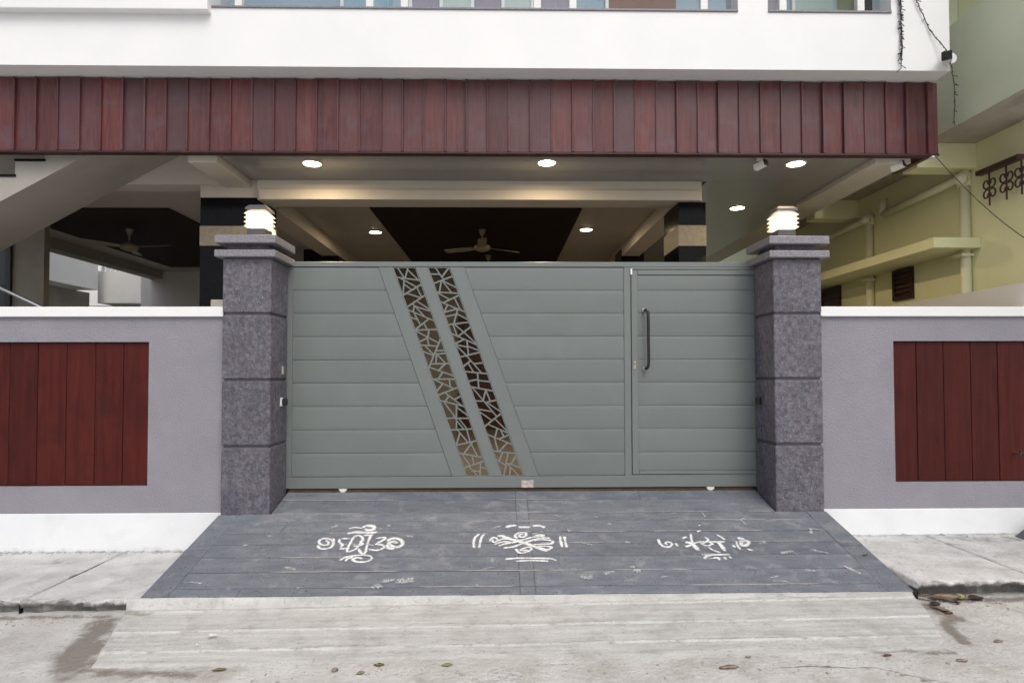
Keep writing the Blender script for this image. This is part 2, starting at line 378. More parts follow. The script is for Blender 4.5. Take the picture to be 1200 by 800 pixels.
rj = random.Random(31)
for yj in JY[1:-1]:
    xa, xb = (-2.1, 2.53) if yj > 5.6 else (-2.385, 2.815); bm = bmesh.new(); x = xa
    while x < xb:
        L_ = rj.uniform(.15, 1.0); x2 = min(xb, x+L_)
        if rj.random() < (.42 if yj > 5.1 else .30):
            ns = max(2, int((x2-x)/.05)); prev = None
            for i in range(ns+1):
                xx = x+(x2-x)*i/ns; h = rj.uniform(.005, .008) if 0 < i < ns else .002
                q = [bm.verts.new((xx, yj-h, rz(yj-h)+.0016)), bm.verts.new((xx, yj, rz(yj)+.0030)), bm.verts.new((xx, yj+h, rz(yj+h)+.0016))]
                if prev:
                    for k_ in (0, 1): bm.faces.new((prev[k_], q[k_], q[k_+1], prev[k_+1]))
                prev = q
        x = x2
    obj('cement_joint', bm, 'cement_fill', ramp)['kind'] = 'stuff'

# ---- pale concrete apron at the foot of the ramp
def apx(x, y):      # x is 0..1 across
    t = (4.475-y)/(4.475-3.60); xl = -2.66 + .30*t + .015*nz(y, 1, 6, 2.2); xr = 2.985 - .33*t + .015*nz(y, 5, 6, 2.2)
    tt = 0 if y > 3.75 else (3.75-y)/.15
    return xl + (xr-xl)*x, y - tt*(.05*nz(x*5.6, 0, 1.3, 8.0) + .03*nz(x*5.6, 0, 5, 8.0))
def apz(x, y):
    X, _ = apx(x, y)
    base = road_p(X, y) + .036 + (y-4.43)*.004
    for d in (4.40, 4.09, 3.83): base += .0085*(sstep(d-.010, d+.002, y + .006*nz(X, d, 1.2, 5.0))-1)
    lip = sstep(4.425, 4.470, y)
    z = base*(1-lip) + .112*lip
    toe = 1 - sstep(3.60, 3.70, y)
    return z*(1-toe) + (road_z(X, y)-.004)*toe + .0022*nz(X, y, 4, 6.1) + .0012*nz(X, y, 13, 2.0)
AP_ST = [(-2.62, 4.40, -2.5, 4.38, .04, .7), (-1.9, 3.98, -1.78, 3.97, .06, .25), (-2.5, 4.10, 2.7, 4.10, .010, .45), (-2.4, 3.84, 2.6, 3.84, .012, .5), (-2.3, 3.63, -1.6, 3.60, .04, .6), (2.2, 3.63, 2.66, 3.63, .035, .8),
         (-2.6, 4.405, 2.9, 4.405, .008, .4), (2.0, 4.44, 2.4, 4.43, .015, .5), (-.9, 3.75, 1.5, 3.72, .02, .3)]
ysa = sorted(set(frange(3.60, 4.36, .016) + frange(4.37, 4.478, .006) + [d+q for d in (4.09, 3.83) for q in (-.016, -.012, -.008, -.004, 0, .004, .008)]))
ap = grid_mesh('concrete_apron', frange(0, 1, 1/170), ysa, apz, 'apron_concrete', lambda x, y: stains(AP_ST, x, y), kind='structure', xyf=apx)

# ---- pavement slabs with broken kerb edges
def pave(parent, x0, x1, yk, zt, seed, under, jag, st):
    rows = []
    prof = [(under+.03, -.16), (under+.02, -.055), (under*.6, -.045), (.004, -.036), (-.004, -.012), (.004, -.003), (.014, 0)] + [(d, 0) for d in frange(.04, 5.755-yk, .05)]
    xs_ = frange(x0+.0015, x1-.0015, .025); vs = []; stv = []
    for j, (dy, dz) in enumerate(prof):
        for x in xs_:
            n = jag*nz(x, 0, 2.5, seed) + jag*.9*nz(x, 0, 11, seed); rough = .014*nz(x*14, j*1.7, 1, seed) if j < 7 else 0
            fade = max(0, 1 - dy/.35)
            edge = min(x-x0, x1-x); cz = -.01*max(0, 1-edge/.02)
            z = zt + dz + (0.004*nz(x, yk+dy, 3, seed) if j >= 3 else 0) + rough + cz - (.012*max(0, nz(x, 0, 6, seed+3)) if 2 < j < 8 else 0)
            if x0 > 0: z += .006*(x-3.4)
            vs.append((x, yk + dy + n*fade + (rough if j < 6 else 0), z)); stv.append(max(stains(st, x, yk+dy), (.75 if j < 4 else .45) if j < 6 else 0))
    nx = len(xs_); fs = [(j*nx+i, j*nx+i+1, (j+1)*nx+i+1, (j+1)*nx+i) for j in range(len(prof)-1) for i in range(nx-1)]
    for i0 in (0, nx-1):       # side skirts
        b0 = len(vs)
        for j in range(len(prof)): v = vs[j*nx+i0]; vs.append((v[0], v[1], min(v[2], zt-.15))); stv.append(.3)
        fs += [(j*nx+i0, (j+1)*nx+i0, b0+j+1, b0+j) for j in range(len(prof)-1)]
    me = bpy.data.meshes.new('paving_slab'); me.from_pydata(vs, [], fs); me.update()
    at = me.attributes.new('stain', 'FLOAT', 'POINT'); at.data.foreach_set('value', stv)
    for p in me.polygons: p.use_smooth = True
    return link_mesh('paving_slab', me, 'pavement_concrete', parent, (0, 0, 0))
pl = empty('pavement_left', (-3.8, 5.1, .09), 'pale worn concrete pavement with broken kerb left of ramp', 'pavement', kind='structure')
pr_ = empty('pavement_right', (3.9, 5.1, .19), 'pale cracked concrete pavement with undercut kerb right of ramp', 'pavement', kind='structure')
PST = [(-6, 5.72, -2.55, 5.72, .03, .5), (-3.44, 5.35, -3.44, 5.0, .008, .8), (-3.3, 5.2, -3.0, 5.4, .05, .25), (-5, 4.55, -2.6, 4.53, .02, .35), (-3.9, 5.5, -3.8, 5.4, .04, .4)]
PSR = [(3.0, 5.70, 5.5, 5.70, .035, .45), (4.1, 5.6, 4.9, 5.5, .12, .42), (3.7, 5.5, 4.0, 5.4, .1, .3), (4.3, 5.1, 4.8, 5.2, .12, .3)]
for x0, x1, sd_ in ((-3.44, -2.50, 2.0), (-5.3, -3.44, 5.0), (-7.2, -5.3, 8.0)): pave(pl, x0, x1, 4.50, .09, sd_, .015, .022, PST)
for x0, x1, sd_ in ((3.012, 3.94, 3.0), (3.94, 5.2, 6.0), (5.2, 7.2, 9.0)): pave(pr_, x0, x1, 4.455, .192, sd_, .07, .018, PSR)
# loose plaster crumbs along the foot of the left wall
bm = bmesh.new()
for i in range(260):
    left = i < 190
    x = random.uniform(-5.4, -2.62) if left else random.uniform(3.1, 5.0); y = 5.73 - abs(random.gauss(0, .045 if left else .09)); r = random.uniform(.004, .018)
    z = .09 if left else .19 + .006*(x-3.4)
    b2 = bmesh.new(); bmesh.ops.create_icosphere(b2, subdivisions=1, radius=r)
    for v in b2.verts: v.co = Vector((v.co.x*random.uniform(.7, 1.5)+x, v.co.y*random.uniform(.7, 1.3)+y, v.co.z*.5+z+r*.2))
    merge(bm, b2)
o = obj('plaster_crumbs', bm, 'rubble'); tag(o, 'scatter of pale plaster crumbs along the foot of the white plinth', 'rubble', kind='stuff')

# ================================================================== BOUNDARY WALLS
def bwall(xa, xb, px0, px1, right, label):
    zt, zb, pz0, pz1, zp = (2.235, .43, .676, 2.004, .1)
    zg = .05 if not right else .12
    t = empty('boundary_wall', ((xa+xb)/2, 5.86, zg), label, 'wall')
    bm = bmesh.new(); y0, y1 = 5.76, 5.98
    box(bm, xa, xb, y0, y1, pz1, zt); box(bm, xa, xb, y0, y1, zb, pz0)
    box(bm, xa, px0, y0, y1, pz0, pz1); box(bm, px1, xb, y0, y1, pz0, pz1); box(bm, px0, px1, 5.86, y1, pz0, pz1)
    obj('wall_face', bm, 'wall_texture', t)
    obj('coping', B(xa, xb, 5.725, 6.02, zt, zt+.092, .004), 'white_paint', t)
    obj('plinth', B(xa, xb, 5.742, 5.97, zg, zb-.001, .004), 'white_plinth', t)
    wp = obj('wood_panel', B(px0+.001, px1-.001, 5.815, 5.855, pz0+.001, pz1-.001), 'wood_dark_trim', t)
    x = (px1 if not right else px0); k = 0; ws = [.250, .257, .264, .264, .256] if not right else [.236, .261, .262, .261, .262]
    while (x > px0+.02) if not right else (x < px1-.02):
        w = ws[k] if k < len(ws) else random.uniform(.25, .268); k += 1
        a, b = (max(px0, x-w), x) if not right else (x, min(px1, x+w))
        d = random.uniform(0, .003)
        obj('plank', B(a+.0022, b-.0022, 5.788+d, 5.814, pz0+.003, pz1-.003, .004), 'wood_panel', wp)
        x = a if not right else b
    return t
bwall(-8.2, -2.568, -6.1, -3.262, False, 'purple grey textured wall left of gate with dark red wood panel and white coping')
bwall(3.002, 7.6, 3.708, 6.4, True, 'purple grey textured wall right of gate with dark red wood panel and white coping')

# ================================================================== GATE PILLARS AND LAMPS
def pillar(xa, xb, label, s):
    t = empty('gate_pillar', ((xa+xb)/2, 5.92, .43), label, 'gate pillar', 'granite pillars of the gate')
    y0, y1 = 5.70, 6.142
    for z0, z1 in ((.30, 1.028), (1.050, 1.638), (1.660, 2.247), (2.269, 2.775)):
        obj('stone_block', B(xa, xb, y0, y1, z0, z1, .013, 2), 'pillar_granite', t)
    bm = B(xa+.018, xb-.018, y0+.018, y1-.018, .3, 2.77); obj('core', bm, 'grey_metal', t)
    for z0, z1 in ((2.776, 2.842), (2.903, 2.978)):
        obj('cap_slab', B(xa-.055, xb+.055, y0-.055, y1+.05, z0, z1, .008, 2), 'cap_granite', t)
    obj('neck', B(xa+.035, xb-.035, y0+.035, y1-.035, 2.842, 2.903), 'pillar_granite', t)
    # lamp on top
    cx = (xa+xb)/2 - .03*s; cy = 5.92
    l = empty('pillar_lamp', (cx, cy, 2.978), ('lit square louvred lamp on top of the %s gate pillar' % ('left' if s < 0 else 'right')), 'lamp', 'louvred pillar lamps')
    obj('base', B(cx-.088, cx+.088, cy-.088, cy+.088, 2.978, 3.084, .006, 2), 'grey_metal', l)
    obj('glow_core', B(cx-.07, cx+.07, cy-.07, cy+.07, 3.084, 3.255, .01), 'lamp_glow', l)
    for k in range(4):
        z = 3.097 + .040*k; b2 = bmesh.new(); r = []
        for hw, zz in ((.074, z+.030), (.080, z+.036), (.110, z+.002), (.103, z-.002)):
            r.append([b2.verts.new((cx+a*hw, cy+b*hw, zz)) for a, b in ((-1, -1), (1, -1), (1, 1), (-1, 1))])
        for j in range(4):
            a, b = r[j], r[(j+1) % 4]
            for i in range(4): b2.faces.new((a[i], a[(i+1) % 4], b[(i+1) % 4], b[i]))
        bmesh.ops.recalc_face_normals(b2, faces=b2.faces[:])
        obj('louvre', b2, 'lamp_louvre', l)
    b2 = bmesh.new(); r = []
    for hw, zz in ((.07, 3.256), (.104, 3.260), (.098, 3.282), (.072, 3.308)): r.append([b2.verts.new((cx+a*hw, cy+b*hw, zz)) for a, b in ((-1, -1), (1, -1), (1, 1), (-1, 1))])
    for a, b in zip(r, r[1:]):
        for i in range(4): b2.faces.new((a[i], a[(i+1) % 4], b[(i+1) % 4], b[i]))
    b2.faces.new(r[0]); b2.faces.new(r[-1]); bmesh.ops.recalc_face_normals(b2, faces=b2.faces[:])
    obj('cap', b2, 'grey_metal', l)
pillar(-2.566, -2.12, 'purple grey rough granite pillar left of the gate, in four blocks under stone caps', -1)
pillar(2.546, 3.0, 'purple grey rough granite pillar right of the gate, in four blocks under stone caps', 1)
def sensor(x, s, lab):
    t = empty('gate_sensor', (x, 6.0, 1.44), lab, 'sensor', 'sensors on the pillar sides')
    obj('back_plate', B(min(x, x+s*.012), max(x, x+s*.012), 5.945, 6.015, 1.395, 1.475, .003), 'white_plastic' if s > 0 else 'grey_metal', t)
    obj('lens_hood', B(min(x+s*.012, x+s*.05), max(x+s*.012, x+s*.05), 5.965, 6.03, 1.40, 1.47, .012, 3), 'black_plastic', t)
sensor(-2.12, 1, 'small black gate sensor on the inner side of the left pillar')
sensor(2.546, -1, 'small black gate sensor on the inner side of the right pillar')
o = obj('cable_hole', B(-2.122, -2.112, 5.99, 6.03, 1.70, 1.78, .002), 'block_beige'); tag(o, 'small beige patch on inner side of left pillar above the sensor', 'patch')

# ================================================================== SLIDING GATE
gate = empty('sliding_gate', (.2, 6.18, .56), 'grey green metal sliding gate with slanted cut-out screens and a small door', 'gate')
GY = 6.150; ZT, ZB = 2.768, .687
def dg(xt, z): return xt + (ZT-z)/(ZT-ZB)*.738      # slanted lines, top x -> x at height z
obj('top_rail', B(-2.4, 2.75, GY-.004, GY+.05, ZT+.003, 2.822, .004), 'gate_frame_paint', gate)
obj('bottom_rail', B(-2.4, 2.75, GY-.004, GY+.05, .572, ZB-.003, .004), 'gate_frame_paint', gate)
obj('side_stile', B(-2.4, -2.074, GY-.002, GY+.05, ZB-.002, ZT+.002, .003), 'gate_frame_paint', gate)
obj('top_rail', B(1.300, 2.75, GY-.0035, GY+.05, 2.749, 2.7708), 'gate_frame_paint', gate)
obj('bottom_rail', B(1.300, 2.75, GY-.0035, GY+.05, .6842, .694), 'gate_frame_paint', gate)
obj('door_stile', B(1.232, 1.300, GY-.002, GY+.05, ZB-.002, ZT+.002, .003), 'gate_frame_paint', gate)
ROW = (ZT-ZB)/9
def bowed(pts_fn, z0, z1, y, bow=.0020, e=.003):
    bm = bmesh.new(); rows = []; n = 7; tl = random.uniform(-.0012, .0012)
    prof = [(0, .02), (0, e), (.012, .0012)] + [(t, -bow*4*t*(1-t) + tl*(t-.5)) for t in (.12, .3, .5, .7, .88)] + [(.988, .0012), (1, e), (1, .02)]
    for t, dy in prof:
        z = z0+(z1-z0)*t; xa, xb = pts_fn(z); rows.append([bm.verts.new((xx, y+dy, z)) for xx in (xa, xa+(xb-xa)*.5, xb)])
    for a, b in zip(rows, rows[1:]):
        for k in (0, 1): bm.faces.new((a[k], a[k+1], b[k+1], b[k]))
    bmesh.ops.recalc_face_normals(bm, faces=bm.faces[:])
    for f in bm.faces:
        if f.normal.y > .3: f.normal_flip()
    return bm
XD = [-1.226, -1.085, -.855, -.736, -.514, -.368]
g = .0016
for k in range(9):
    z1, z0 = ZT - ROW*k - g, ZT - ROW*(k+1) + g
    d = random.uniform(0, .0012)
    obj('plank', bowed(lambda z: (-2.072, dg(XD[0], z)-.003), z0, z1, GY+.005+d), 'gate_paint', gate)
    obj('plank', bowed(lambda z: (dg(XD[5], z)+.003, 1.230), z0, z1, GY+.005+d), 'gate_paint', gate)
def para(xa, xb, y0, y1, z0=ZB, z1=ZT, bev=.0025): return prism([(dg(xa, z0), z0), (dg(xb, z0), z0), (dg(xb, z1), z1), (dg(xa, z1), z1)], y0, y1, bev=bev)
for a, b in ((0, 1), (2, 3), (4, 5)): obj('slanted_band', para(XD[a], XD[b], GY-.001, GY+.03), 'gate_frame_paint', gate)
obj('back_sheet', prism([(-2.3, ZB), (dg(XD[0], ZB)+.02, ZB), (dg(XD[0], ZT)+.02, ZT), (-2.3, ZT)], GY+.031, GY+.034), 'gate_paint', gate)
obj('back_sheet', prism([(dg(XD[5], ZB)-.02, ZB), (1.25, ZB), (1.25, ZT), (dg(XD[5], ZT)-.02, ZT)], GY+.031, GY+.034), 'gate_paint', gate)
# cut-out screens: a strip split again and again by straight lines, every piece opened up
def clip(poly, n, c):
    out = []
    for i in range(len(poly)):
        p, q = poly[i], poly[(i+1) % len(poly)]; dp, dq = p.dot(n)-c, q.dot(n)-c
        if dp >= 0: out.append(p)
        if (dp > 0 and dq < 0) or (dp < 0 and dq > 0): out.append(p + (q-p)*(dp/(dp-dq)))
    return out
def area(p): return abs(sum(p[i].x*p[(i+1) % len(p)].y - p[(i+1) % len(p)].x*p[i].y for i in range(len(p))))/2
def split(poly, rnd, out):
    A = area(poly)
    if A < rnd.uniform(.0065, .0145): out.append(poly); return
    c = sum(poly, Vector((0, 0)))/len(poly); w = [rnd.random()+.25 for _ in poly]; c2 = sum((p*a for p, a in zip(poly, w)), Vector((0, 0)))/sum(w)
    c = c*.5 + c2*.5
    far = max(((poly[i]-poly[j]) for i in range(len(poly)) for j in range(i)), key=lambda v: v.length)
    ang = math.atan2(far.y, far.x) + rnd.uniform(-.65, .65); n = Vector((math.cos(ang), math.sin(ang)))
    a, b = clip(poly, n, n.dot(c)), clip(poly, -n, -n.dot(c))
    if len(a) < 3 or len(b) < 3: out.append(poly); return
    split(a, rnd, out); split(b, rnd, out)
def screen(xa, xb, seed):
    rnd = random.Random(seed); cells = []; H = ZT-ZB
    split([Vector((0, 0)), Vector((xb-xa, 0)), Vector((xb-xa, H)), Vector((0, H))], rnd, cells)
    bm = bmesh.new(); ya, yb = GY+.004, GY+.010; hw = .0074
    def W(p, y): z = ZB + p.y; return (xa + p.x + (ZT-z)/H*.738, y, z)
    for c in cells:
        s = sum(c[i].x*c[(i+1) % len(c)].y - c[(i+1) % len(c)].x*c[i].y for i in range(len(c)))
        if s < 0: c = c[::-1]
        inn = c
        for i in range(len(c)):
            e = (c[(i+1) % len(c)]-c[i])
            if e.length < 1e-6: continue
            e.normalize(); n = Vector((-e.y, e.x)); inn = clip(inn, n, n.dot(c[i])+hw)
            if len(inn) < 3: break
        if len(inn) < 3 or area(inn) < 1e-4:
            for y in (ya, yb): bm.faces.new([bm.verts.new(W(p, y)) for p in c])
            continue
        tri = geometry.tessellate_polygon([[Vector((p.x, p.y, 0)) for p in c], [Vector((p.x, p.y, 0)) for p in inn]])
        allp = c + inn
        for y in (ya, yb):
            vv = [bm.verts.new(W(p, y)) for p in allp]
            for t in tri:
                try: bm.faces.new([vv[i] for i in t])
                except ValueError: pass
            if y == ya: va = vv
        n0 = len(c); m_ = len(inn)
        for i in range(m_):
            a, b = va[n0+i], va[n0+(i+1) % m_]; a2, b2 = vv[n0+i], vv[n0+(i+1) % m_]; bm.faces.new((a, b, b2, a2))
    bmesh.ops.recalc_face_normals(bm, faces=bm.faces[:])
    obj('cutout_screen', bm, 'gate_frame_paint', gate)
screen(XD[1]+.002, XD[2]-.002, 11); screen(XD[3]+.002, XD[4]-.002, 23)
# the small door in the gate
door = empty('wicket_door', (2.0, GY, .70)); door.parent = gate; door.location = Vector((2.0, GY, .70)) - WL[gate.name]; WL[door.name] = Vector((2.0, GY, .70))
obj('door_frame', prism([(1.307, .700), (1.372, .700), (1.372, 2.742), (1.307, 2.742)], GY-.006, GY+.03, bev=.003), 'gate_frame_paint', door)
obj('door_frame', B(1.373, 2.75, GY-.006, GY+.03, 2.692, 2.742, .003), 'gate_frame_paint', door)
obj('door_frame', B(1.373, 2.75, GY-.006, GY+.03, .700, .730, .003), 'gate_frame_paint', door)
for k in range(9):
    z1, z0 = ZT - ROW*k - g, ZT - ROW*(k+1) + g
    z1 = min(z1, 2.690); z0 = max(z0, .732); d = random.uniform(0, .0012)
    obj('plank', bowed(lambda z: (1.374, 2.75), z0, z1, GY+.004+d), 'gate_paint', door)
obj('back_sheet', B(1.32, 2.75, GY+.031, GY+.034, .71, 2.735), 'gate_paint', door)
hx = 1.445
obj('handle', tube(smoothline([(hx-.012, GY-.002, 2.335), (hx-.006, GY-.055, 2.333), (hx+.012, GY-.075, 2.29), (hx+.014, GY-.075, 2.04), (hx+.014, GY-.075, 1.80), (hx-.004, GY-.058, 1.752), (hx-.010, GY-.002, 1.750)], 5), .0145, n=10), 'black_metal', door, smooth=True)
for z in (2.335, 1.750): obj('handle_rose', lathe([(.02, 0), (.02, .012), (.012, .02)], hx-.012, GY-.024, z, 16, axis='Y'), 'chrome', door)
obj('lock_plate', B(1.322, 1.350, GY-.011, GY-.006, 1.745, 1.825, .004, 2), 'brass_plate', door)
obj('keyhole', lathe([(.007, 0), (.007, .006)], 1.336, GY-.016, 1.80, 10, axis='Y'), 'grey_metal', door)
obj('hinge', B(1.296, 1.318, GY-.016, GY-.003, 2.69, 2.755, .003), 'chrome', door)
obj('maker_plate', B(.198, .318, GY-.007, GY-.0045, .574, .647), 'sticker_print', gate)
for x in (-1.57, 2.09):
    obj('roller', lathe([(.036, 0), (.042, .006), (.042, .03), (.036, .036)], x, GY+.002, .572, 24, axis='Y'), 'white_plastic', gate)
o = obj('gate_track', B(-2.105, 2.53, 6.165, 6.235, .50, .558), 'rust_steel'); tag(o, 'rusty brown steel track on the ground under the sliding gate', 'track')

# ================================================================== HOUSE
house = empty('house', (0, 9.5, .5), 'white house with red plank fascia over a lit car porch behind the gate', 'house')
FZ0, FZ1 = 3.852, 4.578
fas = obj('fascia_beam', B(-7.0, 4.27, 5.995, 6.09, FZ0+.01, FZ1), 'wood_dark_trim', house)
bx_ = 4.315; k = 0
x = 4.330
while x > -6.6:
    w = .207 + random.uniform(-.004, .004)
    if x > 4.3: w = .11
    a, b = x-w, x; d = random.uniform(0, .016); tl = random.uniform(-.008, .014)
    b2 = prism([(a+.003, FZ0+.012), (b-.003, FZ0+.012), (b-.003+random.uniform(-.002, .002), FZ1-.004), (a+.003, FZ1-.004)], 5.955+d, 5.992, bev=.004)
    for v in b2.verts:
        if v.co.y < 5.975: v.co.y += tl*((v.co.x-a)/w) + .003*nz(v.co.x, v.co.z, 3, k)
    obj('plank', b2, 'wood_fascia', fas)
    obj('cover_strip', B(a-.008, a+.008, 5.938+random.uniform(0, .008), 5.975+d, FZ0+.012, FZ1-.006, .002), 'wood_fascia', fas)
    x = a; k += 1
obj('fascia_end', B(4.271, 4.325, 5.994, 6.6, FZ0+.012, FZ1-.004, .003), 'wood_fascia', fas)
obj('fascia_trim', B(-7.0, 4.328, 5.948, 6.0, FZ0-.012, FZ0+.0115, .004), 'wood_dark_trim', fas)
obj('parapet', B(-7.0, 4.30, 5.75, 6.1, 4.588, 5.14), 'white_paint', house)
obj('sill', B(-2.713, 2.262, 5.735, 6.05, 5.141, 5.160, .003), 'cap_granite', house)
obj('sill', B(2.55, 3.74, 5.735, 6.05, 5.141, 5.160, .003), 'cap_granite', house)
obj('balcony_block', B(-7.0, -2.716, 5.665, 6.12, 5.078, 6.6, .006, 2), 'white_paint', house)
obj('balcony_block', B(2.263, 2.549, 5.75, 6.05, 5.1403, 6.6), 'white_paint', house)
obj('balcony_block', B(3.741, 4.30, 5.75, 6.05, 5.1403, 6.6), 'white_paint', house)
obj('floor_slab', B(-3.095, 4.25, 6.095, 7.77, 4.0, 4.585), 'cream_plaster', house)
obj('floor_slab', B(-7.35, 4.5, 7.771, 13.2, 4.0, 4.585), 'cream_plaster', house)  # right edge extended past the porch, added to shade the gap beside the neighbour
obj('floor_slab', B(-7.35, -3.096, 6.905, 7.77, 4.0, 4.585), 'cream_plaster', house)
obj('floor_slab', B(-7.35, -3.096, 6.095, 6.904, 4.46, 4.585), 'cream_plaster', house)
obj('upper_wall', B(-7.35, 4.25, 7.6, 7.8, 4.586, 8.0), 'upper_wall', house)
obj('roof_slab', B(-7.4, 4.35, 6.4, 13.2, 8.0, 8.15), 'white_paint', house)
for x0, x1, m_ in ((-1.95, -1.35, 'curtain_blue'), (-1.1, -.75, 'curtain_mauve'), (-.72, -.35, 'curtain_pale'), (-.33, .02, 'curtain_mauve'), (.05, .4, 'curtain_pale'), (.42, .95, 'curtain_mauve'),
                   (1.35, 2.2, 'brown_shutter'), (2.9, 3.6, 'curtain_mauve'), (3.7, 4.2, 'curtain_pale')):
    w = obj('window', B(x0, x1, 7.585, 7.598, 4.8, 6.8), m_, house)
    obj('frame', B(x0-.04, x0, 7.56, 7.598, 4.75, 6.85), 'white_plastic', w)
rail = obj('balcony_railing', B(-2.70, 2.26, 5.86, 5.90, 5.90, 5.94, .005), 'steel', house)
for x in (-2.507, -1.257, -.925, .353, .697, 1.971): obj('post', B(x-.035, x+.035, 5.84, 5.90, 5.161, 5.899, .003), 'white_plastic', rail)
for x0, x1 in ((-2.70, -1.1), (-1.08, .52), (.54, 2.25)): obj('glass_pane', B(x0, x1, 5.905, 5.913, 5.165, 5.895), 'rail_glass', rail)
rail2 = obj('balcony_railing', B(2.55, 3.74, 5.86, 5.90, 5.90, 5.94, .005), 'steel', house)
for x in (2.74, 3.504): obj('post', B(x-.035, x+.035, 5.84, 5.90, 5.161, 5.899, .003), 'white_plastic', rail2)
obj('glass_pane', B(2.56, 3.73, 5.905, 5.913, 5.165, 5.895), 'rail_glass', rail2)
# porch ceiling
obj('ceiling', B(-2.80, 3.775, 6.092, 6.90, 3.875, 3.91), 'pvc_ceiling', house)
obj('ceiling', B(2.335, 3.855, 6.905, 13.1, 3.875, 3.91), 'pvc_ceiling', house)
obj('ceiling', B(-2.70, 2.03, 7.2, 13.1, 3.865, 3.91), 'grey_ceiling', house)
obj('ceiling', B(-7.35, -3.005, 7.16, 13.1, 3.865, 3.91), 'grey_ceiling', house)
obj('dark_ceiling_panel', B(-1.70, 1.055, 7.95, 12.4, 3.842, 3.864), 'dark_panel', house)
obj('dark_ceiling_panel', B(-6.6, -4.32, 8.03, 12.36, 3.842, 3.864), 'dark_panel', house)
obj('edge_beam', B(3.776, 4.14, 6.10, 7.765, 3.815, 3.999, .004), 'cream_plaster', house)
obj('left_beam', B(-3.10, -2.815, 6.10, 6.944, 3.80, 3.999, .004), 'cream_plaster', house)
obj('cross_beam', B(-2.73, 2.28, 6.90, 7.199, 3.655, 3.999, .004), 'cream_plaster', house)
obj('beam_moulding', B(-2.70, 2.26, 6.872, 6.899, 3.655, 3.768, .003), 'cream_plaster', house)
obj('cross_beam', B(-8.3, -3.105, 6.889, 6.904, 3.82, 4.459), 'cream_plaster', house)
obj('cross_beam', B(-8.3, -3.385, 6.905, 7.155, 3.82, 3.949), 'cream_plaster', house)
obj('cross_beam', B(-3.384, -2.734, 6.946, 7.50, 3.692, 3.948), 'cream_plaster', house)
obj('inner_beam', B(-3.0, -2.705, 7.505, 13.1, 3.68, 3.999), 'cream_plaster', house)
obj('inner_beam', B(2.033, 2.33, 7.2, 13.1, 3.68, 3.999), 'cream_plaster', house)
obj('side_beam', B(-7.35, -7.1, 8.31, 13.1, 3.70, 3.864), 'grey_plaster', house)
def column(x0, x1, y0, y1, zt, zb1, zb0):
    c = obj('column', B(x0+.004, x1-.004, y0+.004, y1-.004, .5, zt-.001), 'grey_metal', house)
    obj('granite_cladding', B(x0, x1, y0, y1, zb1+.001, zt, .002), 'black_granite', c)
    obj('stone_band', B(x0-.003, x1+.003, y0-.003, y1+.003, zb0, zb1), 'beige_stone', c)
    obj('granite_cladding', B(x0, x1, y0, y1, .5, zb0-.001, .002), 'black_granite', c)
column(-3.383, -2.732, 6.947, 7.50, 3.691, 3.369, 3.147)
column(2.025, 2.338, 6.95, 7.58, 3.654, 3.389, 3.154)
column(2.03, 2.41, 10.3, 10.9, 3.81, 3.3, 3.1)
column(-3.3, -2.72, 10.3, 10.9, 3.79, 3.3, 3.1)
obj('porch_floor', B(-8.3, 3.86, 6.31, 13.2, .2, .55), 'floor_tile', house)
obj('back_wall', B(-2.9, 3.86, 13.0, 13.2, .55, 3.99), 'inner_wall', house)
obj('back_wall', B(-7.55, -2.901, 13.0, 13.2, .55, 3.99), 'white_paint', house)
d_ = obj('front_door', B(-.9, .9, 12.9, 12.99, .56, 2.9), 'door_wood', house)
for x0, x1 in ((-.8, -.1), (.1, .8)): obj('door_panel', B(x0, x1, 12.86, 12.899, .8, 2.75, .01), 'door_wood', d_)
obj('left_wall', B(-9.5, -6.03, 8.2, 8.3, .3, 3.86), 'tan_wall', house)
w = obj('stair_window', B(-7.1, -6.46, 8.17, 8.199, 1.9, 3.5), 'dark_glass', house)
obj('frame', B(-6.50, -6.43, 8.15, 8.19, 1.85, 3.55, .003), 'black_metal', w); obj('frame', B(-7.1, -6.501, 8.15, 8.19, 2.83, 2.88), 'black_metal', w)
# staircase behind the fascia on the left
st = []
def so(x): return 6.125 + .553*x
xe = -3.15
stp = [(-6.9, so(-6.9)), (xe, min(4.40, so(xe)))]
n = 0; sx, sz = -4.499, 3.80
tops = []
x = sx + 4*.285; z = sz + .153*5
for i in range(11): tops.append((x, z)); x -= .285; z -= .153
prof = [(xe, tops[0][1])]
for x, z in tops: prof.append((x, z)); prof.append((x, z-.153))
prof = [p for p in prof if p[0] > -6.9] + [(-6.9, prof[-1][1])]
pts = stp + [(xe, min(prof[0][1], 4.455))] + [(x, min(z, 4.455)) for x, z in prof[1:]]
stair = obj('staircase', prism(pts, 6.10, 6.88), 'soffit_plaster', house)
for x, z in tops[3:10]:
    obj('tread', B(x-.285, x+.012, 6.085, 6.885, z-.153+.001, z-.153+.024, .003), 'black_granite', stair)
bm = bmesh.new()
obj('wall_behind_stair', B(-8.0, -4.3, 7.0, 7.05, 3.5, 3.81), 'grey_plaster', house) if False else None
tb = tube([(-5.9, 6.6, 2.91), (-5.309, 6.6, 2.625), (-4.841, 6.6, 2.398), (-4.3, 6.6, 2.135)], .019, n=12)
obj('handrail', tb, 'steel', house, smooth=True)
for x in (-5.6, -4.9): obj('rail_post', tube([(x, 6.6, .55), (x, 6.6, 2.625 - .485*(x+5.309))], .014), 'steel', house, smooth=True)

